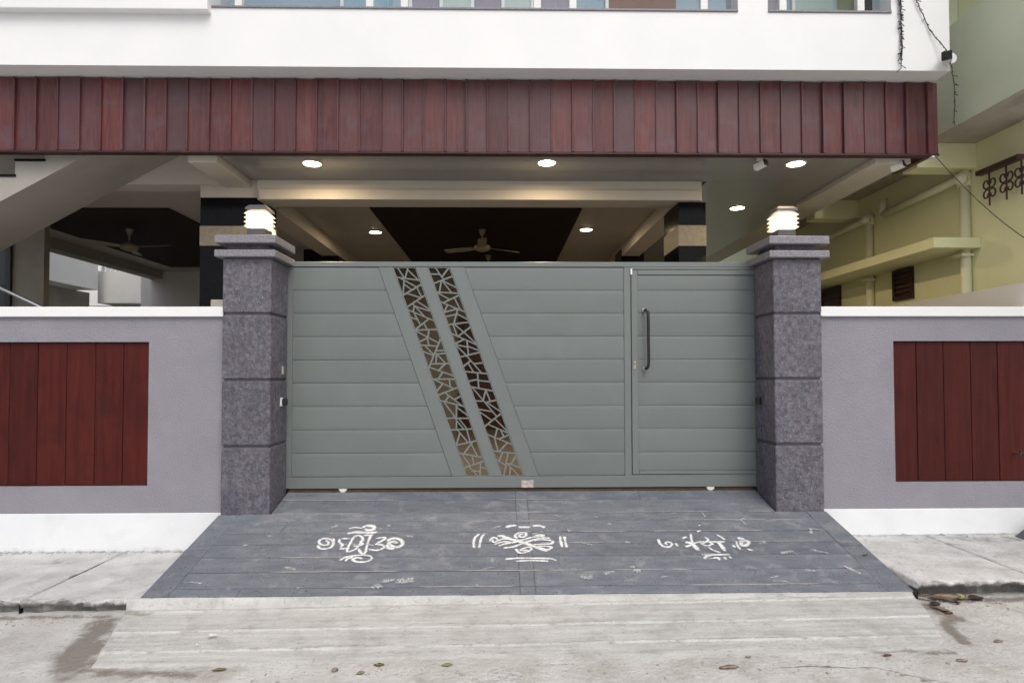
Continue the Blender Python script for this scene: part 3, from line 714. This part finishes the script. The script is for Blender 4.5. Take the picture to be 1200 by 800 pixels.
# downlights
def downlight(x, y, z, label, e, grp='recessed ceiling lights'):
    t = empty('downlight', (x, y, z), label, 'ceiling light', grp)
    obj('rim', lathe([(.105, 0), (.105, -.006), (.088, -.010), (.088, 0)], x, y, z, 28), 'white_plastic', t)
    obj('diffuser', lathe([(.087, -.004), (.084, -.011), (.07, -.014), (.04, -.015)], x, y, z, 28), 'downlight_glow', t)
    ld = bpy.data.lights.new('downlight_lamp', 'AREA'); ld.shape = 'DISK'; ld.size = .13; ld.energy = e; ld.color = (1.0, .76, .46)
    lo = bpy.data.objects.new('lamp_light', ld); COL.objects.link(lo); lo.parent = t; lo.location = (0, 0, -.032)
LE = 9
downlight(-1.946, 6.33, 3.874, 'lit round ceiling light behind the fascia, nearest the left pillar', LE)
downlight(.472, 6.28, 3.874, 'lit round ceiling light behind the fascia, middle of the porch front', LE)
downlight(3.055, 6.28, 3.874, 'lit round ceiling light behind the fascia, nearest the right pillar', LE)
downlight(3.10, 7.98, 3.874, 'lit round ceiling light beside the black column, deeper in on the right', LE)
downlight(-1.911, 9.36, 3.864, 'lit round ceiling light left of the dark ceiling panel', LE)
downlight(1.277, 9.17, 3.864, 'lit round ceiling light right of the dark ceiling panel', LE)
# ceiling fans
def fan(x, y, z, rot, label, drop=.22):
    t = empty('ceiling_fan', (x, y, z), label, 'ceiling fan', 'porch ceiling fans')
    obj('canopy', lathe([(.055, 0), (.05, -.03), (.025, -.09), (.014, -.095)], x, y, z, 20), 'fan_paint', t, smooth=True)
    obj('rod', tube([(x, y, z-.06), (x, y, z-drop)], .012), 'fan_paint', t)
    obj('motor', lathe([(.02, .05), (.04, .03), (.11, .0), (.125, -.03), (.11, -.06), (.05, -.085), (.02, -.09)], x, y, z-drop-.02, 28), 'fan_paint', t, smooth=True)
    for k in range(3):
        a = rot + k*2*math.pi/3; b2 = bmesh.new(); L_ = [(.11, .022), (.17, .05), (.35, .065), (.60, .062), (.64, .045)]
        r1 = []; r2 = []
        for d, w in L_:
            for lst, zz in ((r1, .003), (r2, -.003)):
                lst.append([b2.verts.new((d, s*w, zz + s*w*.22)) for s in (-1, 1)])
        for i in range(len(L_)-1):
            b2.faces.new((r1[i][0], r1[i+1][0], r1[i+1][1], r1[i][1])); b2.faces.new((r2[i][0], r2[i][1], r2[i+1][1], r2[i+1][0]))
            for s in (0, 1): b2.faces.new((r1[i][s], r2[i][s], r2[i+1][s], r1[i+1][s]))
        bmesh.ops.recalc_face_normals(b2, faces=b2.faces[:])
        bmesh.ops.transform(b2, matrix=Matrix.Translation((x, y, z-drop-.05)) @ Matrix.Rotation(a, 4, 'Z'), verts=b2.verts[:])
        obj('blade', b2, 'fan_paint', t)
fan(-.28, 9.1, 3.842, R(32), 'cream ceiling fan under the dark panel, the nearer of the two over the gate')
fan(-.23, 11.05, 3.842, R(50), 'cream ceiling fan deep in the porch, mostly hidden below the gate top', .20)
fan(-5.46, 9.1, 3.842, R(-10), 'cream ceiling fan under the dark panel behind the staircase')

# ================================================================== NEIGHBOURING BUILDINGS
nb = empty('neighbour_house', (6.5, 9, 0), 'pale green plastered house with drain pipes and ledges, right of the white house', 'house')
NX = 5.27
bm = bmesh.new(); box(bm, NX, 9.5, 5.95, 16, -.1, 8.5)
wl = obj('side_wall', bm, 'green_plaster', nb)
ov = obj('upper_balcony', B(4.70, NX-.001, 4.4, 11, 4.25, 5.33, .004), 'green_side', nb)
obj('underside', B(4.704, NX-.002, 4.404, 10.99, 4.243, 4.249), 'raw_concrete', ov)
obj('front_upper', B(NX, 9.5, 4.4, 5.949, 4.25, 8.5), 'green_side', nb)
obj('front_underside', B(NX+.002, 9.5, 4.402, 5.948, 4.243, 4.249), 'raw_concrete', nb)
obj('balcony_post', B(5.12, 5.265, 6.90, 7.0, 5.331, 8.0), 'green_side', nb)
obj('balcony_door', B(5.20, 5.266, 7.005, 8.6, 5.331, 7.8), 'window_wood', nb)
obj('balcony_roof', B(4.6, NX-.001, 4.4, 11, 7.9, 8.1), 'green_side', nb)
for y in (6.67, 8.9, 11.2): obj('beam', B(4.60, NX-.001, y, y+.25, 3.97, 4.242, .004), 'green_plaster', nb)
obj('window_ledge', B(4.75, NX-.001, 6.64, 12.2, 3.075, 3.19, .004), 'green_plaster', nb)
def pipe(pts, r=.052): return obj('drain_pipe', tube(pts, r, n=14), 'pipe_paint', nb, smooth=True)
p1 = pipe([(5.22, 6.80, .1), (5.22, 6.80, 3.97)]); p2_ = pipe([(5.22, 8.60, .1), (5.22, 8.60, 3.97)])
pipe([(5.205, 6.86, 3.90), (5.205, 8.24, 3.86)], .045); pipe([(5.205, 8.25, 3.86), (5.205, 8.25, 4.06)], .042)
pipe([(5.205, 8.66, 3.88), (5.205, 9.9, 3.84)], .045)
for y in (6.80, 8.60):
    obj('pipe_joint', tube([(5.22, y, 3.80), (5.22, y, 3.94)], .068, n=14), 'pipe_paint', nb, smooth=True)
    obj('pipe_cap', tube([(5.17, y-.03, 3.86), (5.10, y-.09, 3.86)], .06, n=14), 'pipe_paint', nb, smooth=True)
    obj('pipe_clip', B(5.12, 5.262, y-.075, y+.075, 3.0, 3.03), 'pipe_paint', nb)
def nwin(y0, y1, z0, z1, name='ventilator_window'):
    w = obj(name, B(NX-.012, NX-.002, y0, y1, z0, z1), 'window_wood', nb)
    for a, b, c, d in ((y0, y0+.05, z0, z1), (y1-.05, y1, z0, z1), (y0+.051, y1-.051, z1-.05, z1), (y0+.051, y1-.051, z0, z0+.05)): obj('frame', B(NX-.04, NX-.013, a, b, c, d), 'window_wood', w)
    k = 4
    for i in range(k):
        z = z0 + .07 + (z1-z0-.14)*(i+.5)/k
        obj('slat', B(NX-.035, NX-.014, y0+.06, y1-.06, z-.012, z+.012), 'rail_brown', w)
nwin(7.74, 8.13, 2.66, 3.06); nwin(9.42, 10.05, 2.2, 3.06)
# wrought iron grille on the wall
gr = obj('window_grille', B(NX-.14, NX-.06, 5.98, 6.53, 3.825, 3.875, .006), 'rail_brown', nb)
for y in (6.385, 6.165, 5.98):
    bm = tube([(NX-.10, y, 3.825), (NX-.10, y, 3.47)], .009)
    for sy in (-1, 1):
        for sz_ in (-1, 1):
            c = Vector((NX-.10, y + sy*.042, 3.65 + sz_*.056)); pts = []; a0 = math.atan2(-sz_, -sy)
            for i in range(17):
                a = a0 + sy*sz_*(.25 + i*.345); rr = .052 - .0014*i
                pts.append((c.x, c.y + math.cos(a)*rr*.85, c.z + math.sin(a)*rr))
            tube(pts, .0085, bm, 6)
    obj('scroll_bar', bm, 'rail_brown', gr)
sw = obj('side_wall', B(5.125, 5.160, 5.84, 12, .1, 2.585, .004), 'neighbour_white'); tag(sw, 'low cream boundary wall running back beside the green house', 'wall')
# left neighbour seen through the porch
nl = empty('white_building', (-10, 10, 0), 'white building with grey lower wall seen through the porch behind the staircase', 'building')
obj('upper_storey', B(-15, -9.5, 7.5, 14.63, 3.69, 5.6), 'neighbour_white', nl); obj('lower_wall', B(-15, -10.0, 7.5, 15.1, -.1, 3.689), 'tan_wall', nl)
bb = empty('balcony_building', (-9.5, 17, 0), 'white balcony with a row of balusters seen through the porch', 'building')
obj('balcony_wall', B(-9.74, -8.66, 15.0, 18, 3.43, 4.20), 'neighbour_white', bb); obj('lower_wall', B(-14, -8.7, 15.6, 18, -.1, 3.429), 'tan_wall', bb)
for i in range(9): obj('baluster', lathe([(.03, 0), (.03, .02), (.045, .06), (.022, .12), (.035, .16), (.035, .19)], -9.66+i*.115, 15.07, 4.2, 10), 'neighbour_white', bb, smooth=True)
obj('handrail', B(-9.74, -8.66, 15.0, 15.14, 4.391, 4.44), 'neighbour_white', bb); obj('house_wall', B(-14, -6.5, 19, 19.2, -.1, 7), 'neighbour_white', bb)

# ================================================================== SMALL THINGS ON THE HOUSE
def rot_box(cx, cy, cz, hx_, hy, hz, M, bev=.006):
    b2 = B(-hx_, hx_, -hy, hy, -hz, hz, bev, 2); bmesh.ops.transform(b2, matrix=Matrix.Translation((cx, cy, cz)) @ M, verts=b2.verts[:]); return b2
c = empty('security_camera', (4.27, 5.72, 4.67), 'white bullet security camera with black face at the parapet corner', 'camera', 'security cameras')
M_ = Matrix.Rotation(R(-38), 4, 'Z') @ Matrix.Rotation(R(14), 4, 'X')
fwd = M_.to_3x3() @ Vector((0, -1, 0)); ctr = Vector((4.195, 5.645, 4.668))
obj('mount', lathe([(.05, 0), (.05, .045), (.04, .055)], 4.275, 5.694, 4.685, 20, axis='Y'), 'white_plastic', c)
obj('body', rot_box(*(ctr), .040, .075, .040, M_, .01), 'white_plastic', c)
obj('face', rot_box(*(ctr+fwd*.080), .042, .006, .040, M_, .004), 'black_plastic', c)
obj('lens', lathe([(.016, 0), (.016, .004)], *(ctr+fwd*.09), 14, axis='Y'), 'dark_glass', c)
def small_cam(x, y, lab):
    c = empty('security_camera', (x, y, 3.86), lab, 'camera', 'security cameras'); M2 = Matrix.Rotation(R(35), 4, 'Z') @ Matrix.Rotation(R(-12), 4, 'X')
    p = Vector((x, y, 3.80)); f = M2.to_3x3() @ Vector((0, -1, 0))
    obj('mount', lathe([(.035, 0), (.035, -.02), (.012, -.03), (.012, -.05)], x, y, 3.874, 14), 'white_plastic', c)
    obj('body', rot_box(*p, .032, .06, .030, M2, .008), 'white_plastic', c); obj('face', rot_box(*(p+f*.064), .034, .005, .032, M2, .003), 'black_plastic', c)
small_cam(2.62, 6.13, 'small security camera under the fascia near the right ceiling light')
small_cam(4.04, 6.15, 'small security camera under the right end of the fascia')
def light_string(pts, lab, seed, strands):
    rnd = random.Random(seed); t = empty('light_string', pts[0], lab, 'light string', 'unlit string lights')
    for s in range(strands):
        P = [(p[0]+rnd.uniform(-.012, .012)*(s > 0), p[1]-.008-rnd.uniform(0, .012), p[2]) for p in smoothline(pts, 6)]
        if s: P = P[:int(len(P)*rnd.uniform(.6, 1.0))]
        P = [(p[0]+rnd.uniform(-.005, .005), p[1], p[2]) for p in P]
        bm = tube(P, .0042, n=5)
        for i in range(2, len(P)-1):
            for q in range(2):
                if rnd.random() < .75:
                    a = rnd.uniform(-1, 1); l = rnd.uniform(.02, .05); p = Vector(P[i]) + (Vector(P[i+1])-Vector(P[i]))*rnd.random(); tube([p, p+Vector((a*l, -.006, -l*rnd.uniform(.0, .9)))], [.0028, .0042], bm, 5)
        obj('wire', bm, 'string_wire', t)
light_string([(3.817, 5.745, 5.9), (3.815, 5.745, 5.262), (3.822, 5.745, 4.931), (3.813, 5.745, 4.60)], 'tangled bundle of unlit string lights hanging down the white parapet', 3, 4)
light_string([(3.9, 5.745, 5.5), (3.974, 5.745, 5.263), (4.10, 5.745, 4.975), (4.243, 5.71, 4.72), (4.285, 5.70, 4.44), (4.285, 5.70, 4.046)], 'single strand of unlit string lights slanting to the corner camera', 5, 1)
P = []
for i in range(15):
    t = i/14; a = Vector((4.27, 5.95, 3.852)); b = Vector((4.62, 4.9, 2.56)); p = a.lerp(b, t); p.z -= .10*math.sin(math.pi*t); P.append(p)
P.append(Vector((4.66, 4.75, 2.36)))
cb = obj('cable', tube(P, .004, n=6), 'string_wire'); tag(cb, 'thin dark cable hanging from the right end of the fascia', 'cable')
o = obj('cable_clip', B(4.245, 4.29, 5.94, 5.985, 3.822, 3.839, .003), 'white_plastic'); tag(o, 'tiny white clip under the right fascia corner', 'clip')
o = obj('stone_block', B(-2.81, -2.60, 5.99, 6.10, 2.328, 2.425, .006), 'block_beige'); tag(o, 'small beige block on the left wall coping beside the pillar', 'block')
tp = empty('wall_tap', (4.86, 5.72, .93), 'small metal tap on the right wood panel at the picture edge', 'tap')
obj('pipe', tube([(4.865, 5.80, .94), (4.865, 5.70, .94)], .012), 'chrome', tp); obj('spout', tube(smoothline([(4.865, 5.70, .94), (4.86, 5.66, .935), (4.858, 5.65, .90)], 4), .011), 'chrome', tp, smooth=True); obj('handle', B(4.845, 4.885, 5.69, 5.71, .955, .968, .003), 'black_plastic', tp)
bm = prism([(4.70, .198), (5.10, .198), (5.10, .36), (4.93, .37)], 5.50, 5.62, bev=.01)
o = obj('dark_stone', bm, 'grey_metal'); tag(o, 'dark pointed stone lying against the white plinth at the right edge', 'stone')

# ================================================================== CHALK DRAWINGS (kolam)
KOLAM = {
  'centre': [
    (1, [(0.040, 5.417), (0.071, 5.452), (0.137, 5.459)]),
    (1, [(0.140, 5.428), (0.262, 5.428)]),
    (1, [(0.268, 5.449), (0.334, 5.452), (0.384, 5.416)]),
    (0, [(-0.224, 5.090), (-0.232, 5.175), (-0.223, 5.262), (-0.187, 5.319)]),
    (0, [(-0.183, 5.089), (-0.178, 5.190), (-0.164, 5.278), (-0.144, 5.315)]),
    (0, [(0.499, 5.088), (0.496, 5.181), (0.497, 5.277)]),
    (0, [(0.536, 5.087), (0.533, 5.180), (0.535, 5.277)]),
    (0, [(0.016, 4.925), (0.127, 4.938), (0.246, 4.937), (0.388, 4.928), (0.433, 4.899)]),
    (0, [(0.102, 4.896), (0.244, 4.904), (0.377, 4.892)]),
    (0, [(0.135, 5.241), (0.115, 5.282), (0.146, 5.328), (0.198, 5.331), (0.209, 5.289), (0.178, 5.257), (0.153, 5.273), (0.162, 5.306), (0.188, 5.301)]),
    (0, [(-0.099, 5.189), (-0.083, 5.244), (-0.050, 5.252), (-0.033, 5.211), (-0.058, 5.180), (-0.079, 5.204), (-0.066, 5.228)]),
    (1, [(-0.042, 5.276), (0.009, 5.275), (0.076, 5.226), (0.134, 5.201), (0.255, 5.122), (0.380, 5.029)]),
    (0, [(-0.049, 5.188), (0.026, 5.235), (0.134, 5.209)]),
    (0, [(-0.032, 5.118), (0.034, 5.156), (0.125, 5.186), (0.245, 5.248), (0.382, 5.279)]),
    (0, [(0.009, 5.087), (0.099, 5.108), (0.191, 5.169), (0.329, 5.239), (0.417, 5.238)]),
    (0, [(-0.065, 5.141), (0.017, 5.187), (0.092, 5.170)]),
    (0, [(0.259, 5.200), (0.344, 5.215), (0.426, 5.198)]),
    (0, [(0.256, 5.137), (0.339, 5.144), (0.414, 5.151), (0.430, 5.198)]),
    (0, [(0.271, 5.106), (0.345, 5.113), (0.410, 5.097), (0.374, 5.059), (0.287, 5.106)]),
    (0, [(0.263, 5.264), (0.324, 5.293), (0.373, 5.271)]),
    (0, [(0.114, 5.078), (0.137, 5.025), (0.169, 5.010), (0.219, 5.039), (0.245, 5.076), (0.221, 5.099), (0.188, 5.084), (0.154, 5.055), (0.187, 5.047), (0.212, 5.062)]),
  ],
  'left': [
    (0, [(-1.522, 5.157), (-1.486, 5.107), (-1.440, 5.099), (-1.399, 5.123), (-1.399, 5.189), (-1.442, 5.249), (-1.503, 5.258), (-1.526, 5.216), (-1.494, 5.165), (-1.447, 5.156), (-1.441, 5.198), (-1.478, 5.232)]),
    (0, [(-1.420, 5.265), (-1.399, 5.205)]),
    (0, [(-1.336, 5.415), (-1.278, 5.442), (-1.209, 5.423)]),
    (1, [(-1.220, 5.432), (-1.182, 5.469), (-1.124, 5.459), (-1.110, 5.412), (-1.157, 5.395), (-1.190, 5.423)]),
    (1, [(-1.325, 5.334), (-1.259, 5.360), (-1.156, 5.350), (-1.062, 5.358)]),
    (0, [(-1.248, 5.316), (-1.257, 5.204), (-1.253, 5.064), (-1.208, 5.072), (-1.179, 5.136), (-1.171, 5.254), (-1.219, 5.306), (-1.256, 5.272)]),
    (0, [(-1.112, 5.314), (-1.113, 5.236), (-1.109, 5.135), (-1.102, 5.023), (-1.140, 5.039), (-1.172, 5.103)]),
    (0, [(-1.183, 5.306), (-1.085, 5.313)]),
    (0, [(-1.327, 5.097), (-1.283, 5.097), (-1.244, 5.112)]),
    (0, [(-1.359, 5.256), (-1.355, 5.205), (-1.315, 5.154), (-1.322, 5.113)]),
    (0, [(-1.359, 5.256), (-1.270, 5.255)]),
    (0, [(-1.063, 5.252), (-0.994, 5.269), (-0.988, 5.234), (-1.037, 5.167), (-0.989, 5.150), (-0.964, 5.109), (-1.017, 5.069), (-1.090, 5.086)]),
    (0, [(-1.223, 5.137), (-1.179, 5.136), (-1.152, 5.169), (-1.177, 5.203), (-1.149, 5.236)]),
    (1, [(-0.959, 5.200), (-0.919, 5.250), (-0.853, 5.232), (-0.820, 5.164), (-0.852, 5.115), (-0.907, 5.133), (-0.934, 5.183), (-0.892, 5.199), (-0.869, 5.165)]),
    (1, [(-0.940, 5.166), (-0.929, 5.108), (-0.872, 5.083)]),
    (0, [(-1.279, 4.917), (-1.249, 4.963), (-1.195, 4.985), (-1.114, 4.999), (-1.050, 4.983), (-1.032, 4.937), (-1.074, 4.900), (-1.152, 4.908), (-1.177, 4.946), (-1.139, 4.961), (-1.101, 4.945)]),
    (0, [(-1.227, 4.909), (-1.220, 4.947), (-1.183, 4.969)]),
  ],
  'right': [
    (0, [(1.325, 5.218), (1.317, 5.154), (1.336, 5.100), (1.383, 5.092), (1.417, 5.138), (1.396, 5.169), (1.367, 5.154), (1.375, 5.123)]),
    (0, [(1.450, 5.153), (1.453, 5.091)]),
    (0, [(1.519, 5.215), (1.581, 5.255)]),
    (0, [(1.626, 5.304), (1.603, 5.214), (1.586, 5.135), (1.544, 5.105), (1.514, 5.090)]),
    (1, [(1.530, 5.167), (1.586, 5.135), (1.602, 5.028)]),
    (0, [(1.586, 5.135), (1.663, 5.166), (1.730, 5.165), (1.880, 5.163)]),
    (0, [(1.723, 5.245), (1.740, 5.196), (1.691, 5.150), (1.661, 5.134), (1.700, 5.103), (1.752, 5.133), (1.730, 5.165)]),
    (0, [(1.703, 5.087), (1.726, 5.034), (1.778, 4.996)]),
    (0, [(1.839, 5.285), (1.870, 5.227), (1.883, 5.195)]),
    (1, [(1.808, 5.172), (1.816, 5.101), (1.815, 5.011)]),
    (0, [(1.912, 5.116), (1.928, 5.069)]),
    (0, [(1.969, 5.178), (1.950, 5.084), (1.957, 5.039)]),
    (1, [(1.999, 5.146), (2.036, 5.177), (2.064, 5.161), (2.036, 5.114), (1.997, 5.099), (1.993, 5.130), (2.032, 5.209), (1.990, 5.209)]),
    (0, [(2.004, 5.053), (2.048, 5.022)]),
    (0, [(1.604, 4.912), (1.658, 4.954), (1.743, 4.967), (1.847, 4.966)]),
    (0, [(1.675, 4.911), (1.728, 4.924), (1.720, 4.882)]),
    (0, [(1.781, 4.938), (1.778, 4.888)]),
    (0, [(1.815, 4.945), (1.834, 4.909)]),
    (1, [(1.621, 5.354), (1.629, 5.353)]),
    (0, [(1.682, 5.328), (1.730, 5.345)]),
    (0, [(1.736, 5.444), (1.750, 5.430)]),
  ],
  'road': [
    (1, [(-0.162, 3.411), (-0.151, 3.449), (-0.119, 3.447), (-0.112, 3.409), (-0.087, 3.401), (-0.050, 3.405)]),
    (0, [(-0.077, 3.517), (-0.039, 3.542), (-0.013, 3.534), (-0.019, 3.508), (-0.051, 3.496)]),
    (1, [(-0.000, 3.441), (0.013, 3.479), (0.051, 3.484), (0.095, 3.462), (0.069, 3.425), (0.025, 3.420), (0.006, 3.447), (0.038, 3.458)]),
    (1, [(-0.019, 3.379), (0.031, 3.376), (0.104, 3.360)]),
    (0, [(0.117, 3.390), (0.215, 3.367)]),
    (1, [(-0.044, 3.443), (-0.025, 3.392)]),
  ],
}

def kolam(key, zf, nrm, label, w0, m_, seed):
    rnd = random.Random(seed); bm = bmesh.new(); lay = bm.verts.layers.float.new('edge')
    for si, (thick, pts) in enumerate(KOLAM[key] if isinstance(key, str) else key):
        P = smoothline([(x, y, 0) for x, y in pts], 6); w = w0*(1.6 if thick else 1.0); prev = None; off = .0036 + si*.00012
        for i, p in enumerate(P):
            d = (P[min(i+1, len(P)-1)] - P[max(i-1, 0)]); d = d.normalized() if d.length > 1e-6 else Vector((1, 0, 0)); s = Vector((-d.y, d.x, 0))
            end = min(1, min(i, len(P)-1-i)/1.5); ww = w*(.6+.4*end)*rnd.uniform(.8, 1.2); q = []; amt = rnd.uniform(.75, 1.0)
            for sg in (-1, -.35, .35, 1):
                v = p + s*ww*sg + Vector((rnd.uniform(-.001, .001), rnd.uniform(-.001, .001), 0)); bv = bm.verts.new((v.x, v.y, zf(v.x, v.y) + off)); bv[lay] = (1 if abs(sg) < .5 else 0)*end*amt; q.append(bv)
            if prev:
                for k in range(3): bm.faces.new((prev[k], q[k], q[k+1], prev[k+1]))
            prev = q
    bmesh.ops.recalc_face_normals(bm, faces=bm.faces[:])
    for f in bm.faces:
        if f.normal.z < 0: f.normal_flip()
    if not isinstance(key, str):
        o = obj('chalk_dust', bm, m_); tag(o, label, 'chalk dust', kind='stuff'); return
    o = obj('chalk_drawing', bm, m_); tag(o, label, 'chalk drawing', 'white floor drawings')
kolam('left', lambda x, y: rz(y), None, 'white powder drawing with spirals on the left half of the ramp', .0160, 'chalk', 1)

kolam('centre', lambda x, y: rz(y), None, 'white powder drawing with radiating strokes on the middle of the ramp', .0160, 'chalk', 2)
kolam('right', lambda x, y: rz(y), None, 'scratchy faded white powder drawing on the right half of the ramp', .0160, 'chalk', 3)
kolam('road', lambda x, y: road_z(x, y) + .004, None, 'faint white swirl drawn on the road at the bottom of the picture', .022, 'chalk_faint', 4)

rs = random.Random(77); sm = []
for i in range(48):
    x = rs.uniform(-2.4, 2.8); y = rs.uniform(4.55, 5.65); l = rs.uniform(.02, .16); a = rs.uniform(-.5, .5) if rs.random() < .75 else rs.uniform(0, 3.1)
    sm.append((1 if rs.random() < .4 else 0, [(x, y), (x+l*.5*math.cos(a), y+l*.5*math.sin(a)+rs.uniform(-.01, .01)), (x+l*math.cos(a), y+l*math.sin(a))]))
for cx, cy in ((-.87, 4.62), (-.80, 4.63), (-.72, 4.62), (-.93, 4.56), (.62, 4.66), (1.0, 4.75)):
    for k in range(4): x = cx+rs.uniform(-.03, .03); y = cy+rs.uniform(-.03, .03); sm.append((1, [(x, y), (x+.02, y+.012), (x+.05, y+.015)]))
kolam(sm, lambda x, y: rz(y), None, 'faint smears of white powder scattered over the dark ramp', .016, 'chalk_faint', 9)
kolam([(1, [(-1.86, 4.00), (-1.83, 3.985), (-1.80, 3.99)]), (1, [(-1.85, 3.985), (-1.82, 3.97)]), (0, [(-1.88, 3.86), (-1.86, 3.855)])], lambda x, y: road_p(x, y) + .036, None, 'small white paint splash on the left of the pale apron', .016, 'chalk', 12)
def crack(pts, label, seed, w=.0035):
    rnd = random.Random(seed); P = smoothline([(x, y, 0) for x, y in pts], 7); bm = bmesh.new(); prev = None
    for i, p in enumerate(P):
        e = min(1, min(i, len(P)-1-i)/3); h = w*(.15+.85*e)*rnd.uniform(.4, 1.4); jx, jy = rnd.uniform(-.006, .006), rnd.uniform(-.006, .006)
        q = [bm.verts.new((p.x+jx, p.y+jy+k*h, road_z(p.x+jx, p.y+jy+k*h)+.0025)) for k in (-1, 1)]
        if prev: bm.faces.new((prev[0], q[0], q[1], prev[1]))
        prev = q
    o = obj('road_crack', bm, 'crack_dirt'); tag(o, label, 'crack', 'cracks in the road')
crack([(1.55, 3.49), (1.75, 3.50), (1.95, 3.475), (2.1, 3.47), (2.2, 3.39), (2.3, 3.34), (2.42, 3.23)], 'thin dark crack in the road below the right end of the apron', 4, .0022)
gm = random.Random(5); bm = bmesh.new()
for i in range(900):
    m3 = gm.random()
    if m3 < .35: x, y = gm.uniform(-4.6, -2.7), 4.45-abs(gm.gauss(0, .10))
    elif m3 < .6: x, y = gm.uniform(3.05, 4.9), 4.40-abs(gm.gauss(0, .12))
    elif m3 < .75: x, y = gm.uniform(-2.4, 2.6), 3.58-abs(gm.gauss(0, .08))
    else: x, y = gm.uniform(-4, 4.5), gm.uniform(3.0, 3.55)
    r = gm.uniform(.002, .005) if gm.random() < .85 else gm.uniform(.005, .011)
    b2 = bmesh.new(); bmesh.ops.create_icosphere(b2, subdivisions=1, radius=r); a, c_ = gm.uniform(.7, 1.5), gm.uniform(.7, 1.4); z = road_z(x, y)
    for v in b2.verts: v.co = Vector((v.co.x*a+x, v.co.y*c_+y, v.co.z*.7+z+r*.3))
    merge(bm, b2)
o = obj('road_grit', bm, 'rubble'); tag(o, 'loose grit and small stones scattered over the pale road', 'grit', kind='stuff')
# ================================================================== FALLEN LEAVES
def leaf(x, y, z, ln, wd, rot, m_, label, curl=.3, tilt=(0, 0)):
    bm = bmesh.new(); n = 7; rows = []
    for i in range(n):
        t = i/(n-1); w = wd*math.sin(math.pi*min(1, t*.92+.05))**.8*.5; u = (t-.5)*ln; zc = curl*ln*.3*(t-.5)**2*2
        rows.append([bm.verts.new((u, s*w, zc + abs(s)*curl*w*.5 + random.uniform(-.0015, .0015))) for s in (-1, 0, 1)])
    for a, b in zip(rows, rows[1:]):
        for k in (0, 1): bm.faces.new((a[k], b[k], b[k+1], a[k+1]))
    bmesh.ops.solidify(bm, geom=bm.faces[:], thickness=.0012)
    tube([(-ln*.5, 0, curl*ln*.25), (-ln*.72, .004, .003)], .0016, bm, 5)
    bmesh.ops.transform(bm, matrix=Matrix.Translation((x, y, z+(.004 if curl > 0 else .004 + .16*ln*abs(curl)))) @ Matrix.Rotation(rot, 4, 'Z') @ Matrix.Rotation(tilt[0], 4, 'X') @ Matrix.Rotation(tilt[1], 4, 'Y'), verts=bm.verts[:])
    o = obj('fallen_leaf', bm, m_, smooth=True); tag(o, label, 'leaf', 'fallen leaves on the ground')
def az(x, y): return road_p(x, y) + (.016 if y > 3.64 and -2.4 < x < 2.6 else .003)
LV = [(-1.614, 3.60, .10, .045, .1, 'leaf_olive', 'curled olive leaf at the left foot of the pale apron'), (-.795, 3.53, .06, .045, .5, 'leaf_yellow', 'small pale yellow leaf just left of two larger ones'),
      (-.708, 3.62, .08, .045, -.1, 'leaf_olive', 'dull olive leaf at the apron foot between two yellow leaves'), (-.315, 3.60, .085, .05, .2, 'leaf_yellow', 'broad yellow leaf at the apron foot nearest the middle'),
      (-.95, 3.57, .06, .05, 1.2, 'leaf_tan', 'small tan leaf leftmost in the row at the apron foot'), (.30, 3.29, .075, .085, 1.9, 'leaf_brown', 'red brown leaf at the bottom edge beside the chalk swirl'),
      (1.283, 3.50, .16, .055, .15, 'leaf_tan', 'long tan crumpled leaf on the road right of the middle'), (1.44, 3.62, .05, .03, .5, 'leaf_tan', 'tiny tan leaf above the long crumpled one'),
      (3.04, 4.19, .085, .075, .9, 'leaf_brown', 'grey brown leaf beside the wet patch right of the apron'), (2.63, 3.52, .09, .05, .1, 'leaf_tan', 'tan leaf at the right toe of the apron'),
      (3.03, 3.75, .10, .04, .3, 'leaf_tan', 'pale leaf alone on the road at the right'), (2.25, 3.60, .08, .035, .3, 'leaf_brown', 'narrow brown leaf in the dirt at the right end of the apron toe')]
for x, y, ln, wd, r_, m_, lab in LV: leaf(x, y, az(x, y), ln*.75, wd*.8, r_, m_, lab, -.35)
for x, y, dz, ln, r_, m_, ti, lab in ((3.06, 4.40, .03, .17, 2.2, 'leaf_tan', (.4, .25), 'large tan leaf leaning in the gap under the right kerb'), (3.16, 4.39, .03, .20, -.7, 'leaf_tan', (.3, -.2), 'long grey tan leaf across the gap under the right kerb'),
                                  (3.30, 4.41, .02, .12, .4, 'leaf_yellow', (.5, .1), 'yellowish leaf under the kerb right of the tan ones'), (3.40, 4.40, .015, .14, .2, 'leaf_dark', (.2, .1), 'dark leaf under the kerb at the right end of the pile'),
                                  (3.05, 4.32, .01, .10, .3, 'leaf_dark', (.3, .1), 'dark curled leaf at the ramp corner beside the gap'), (3.02, 4.24, .01, .13, 1.9, 'leaf_tan', (.2, .1), 'pale upright leaf below the ramp corner on the right'),
                                  (3.22, 4.34, .01, .10, 1.1, 'leaf_brown', (.2, .2), 'brown leaf in front of the leaf pile by the kerb'), (3.85, 4.38, .01, .14, .05, 'leaf_dark', (.1, 0), 'dark leaf on the road under the far right kerb')):
    leaf(x, y, road_z(x, y)+dz, ln, ln*.42, r_, m_, lab, -.3, ti)
leaf(2.93, 4.95, rz(4.95)+.006, .06, .03, .6, 'leaf_tan', 'small tan leaf on the right edge of the granite ramp')
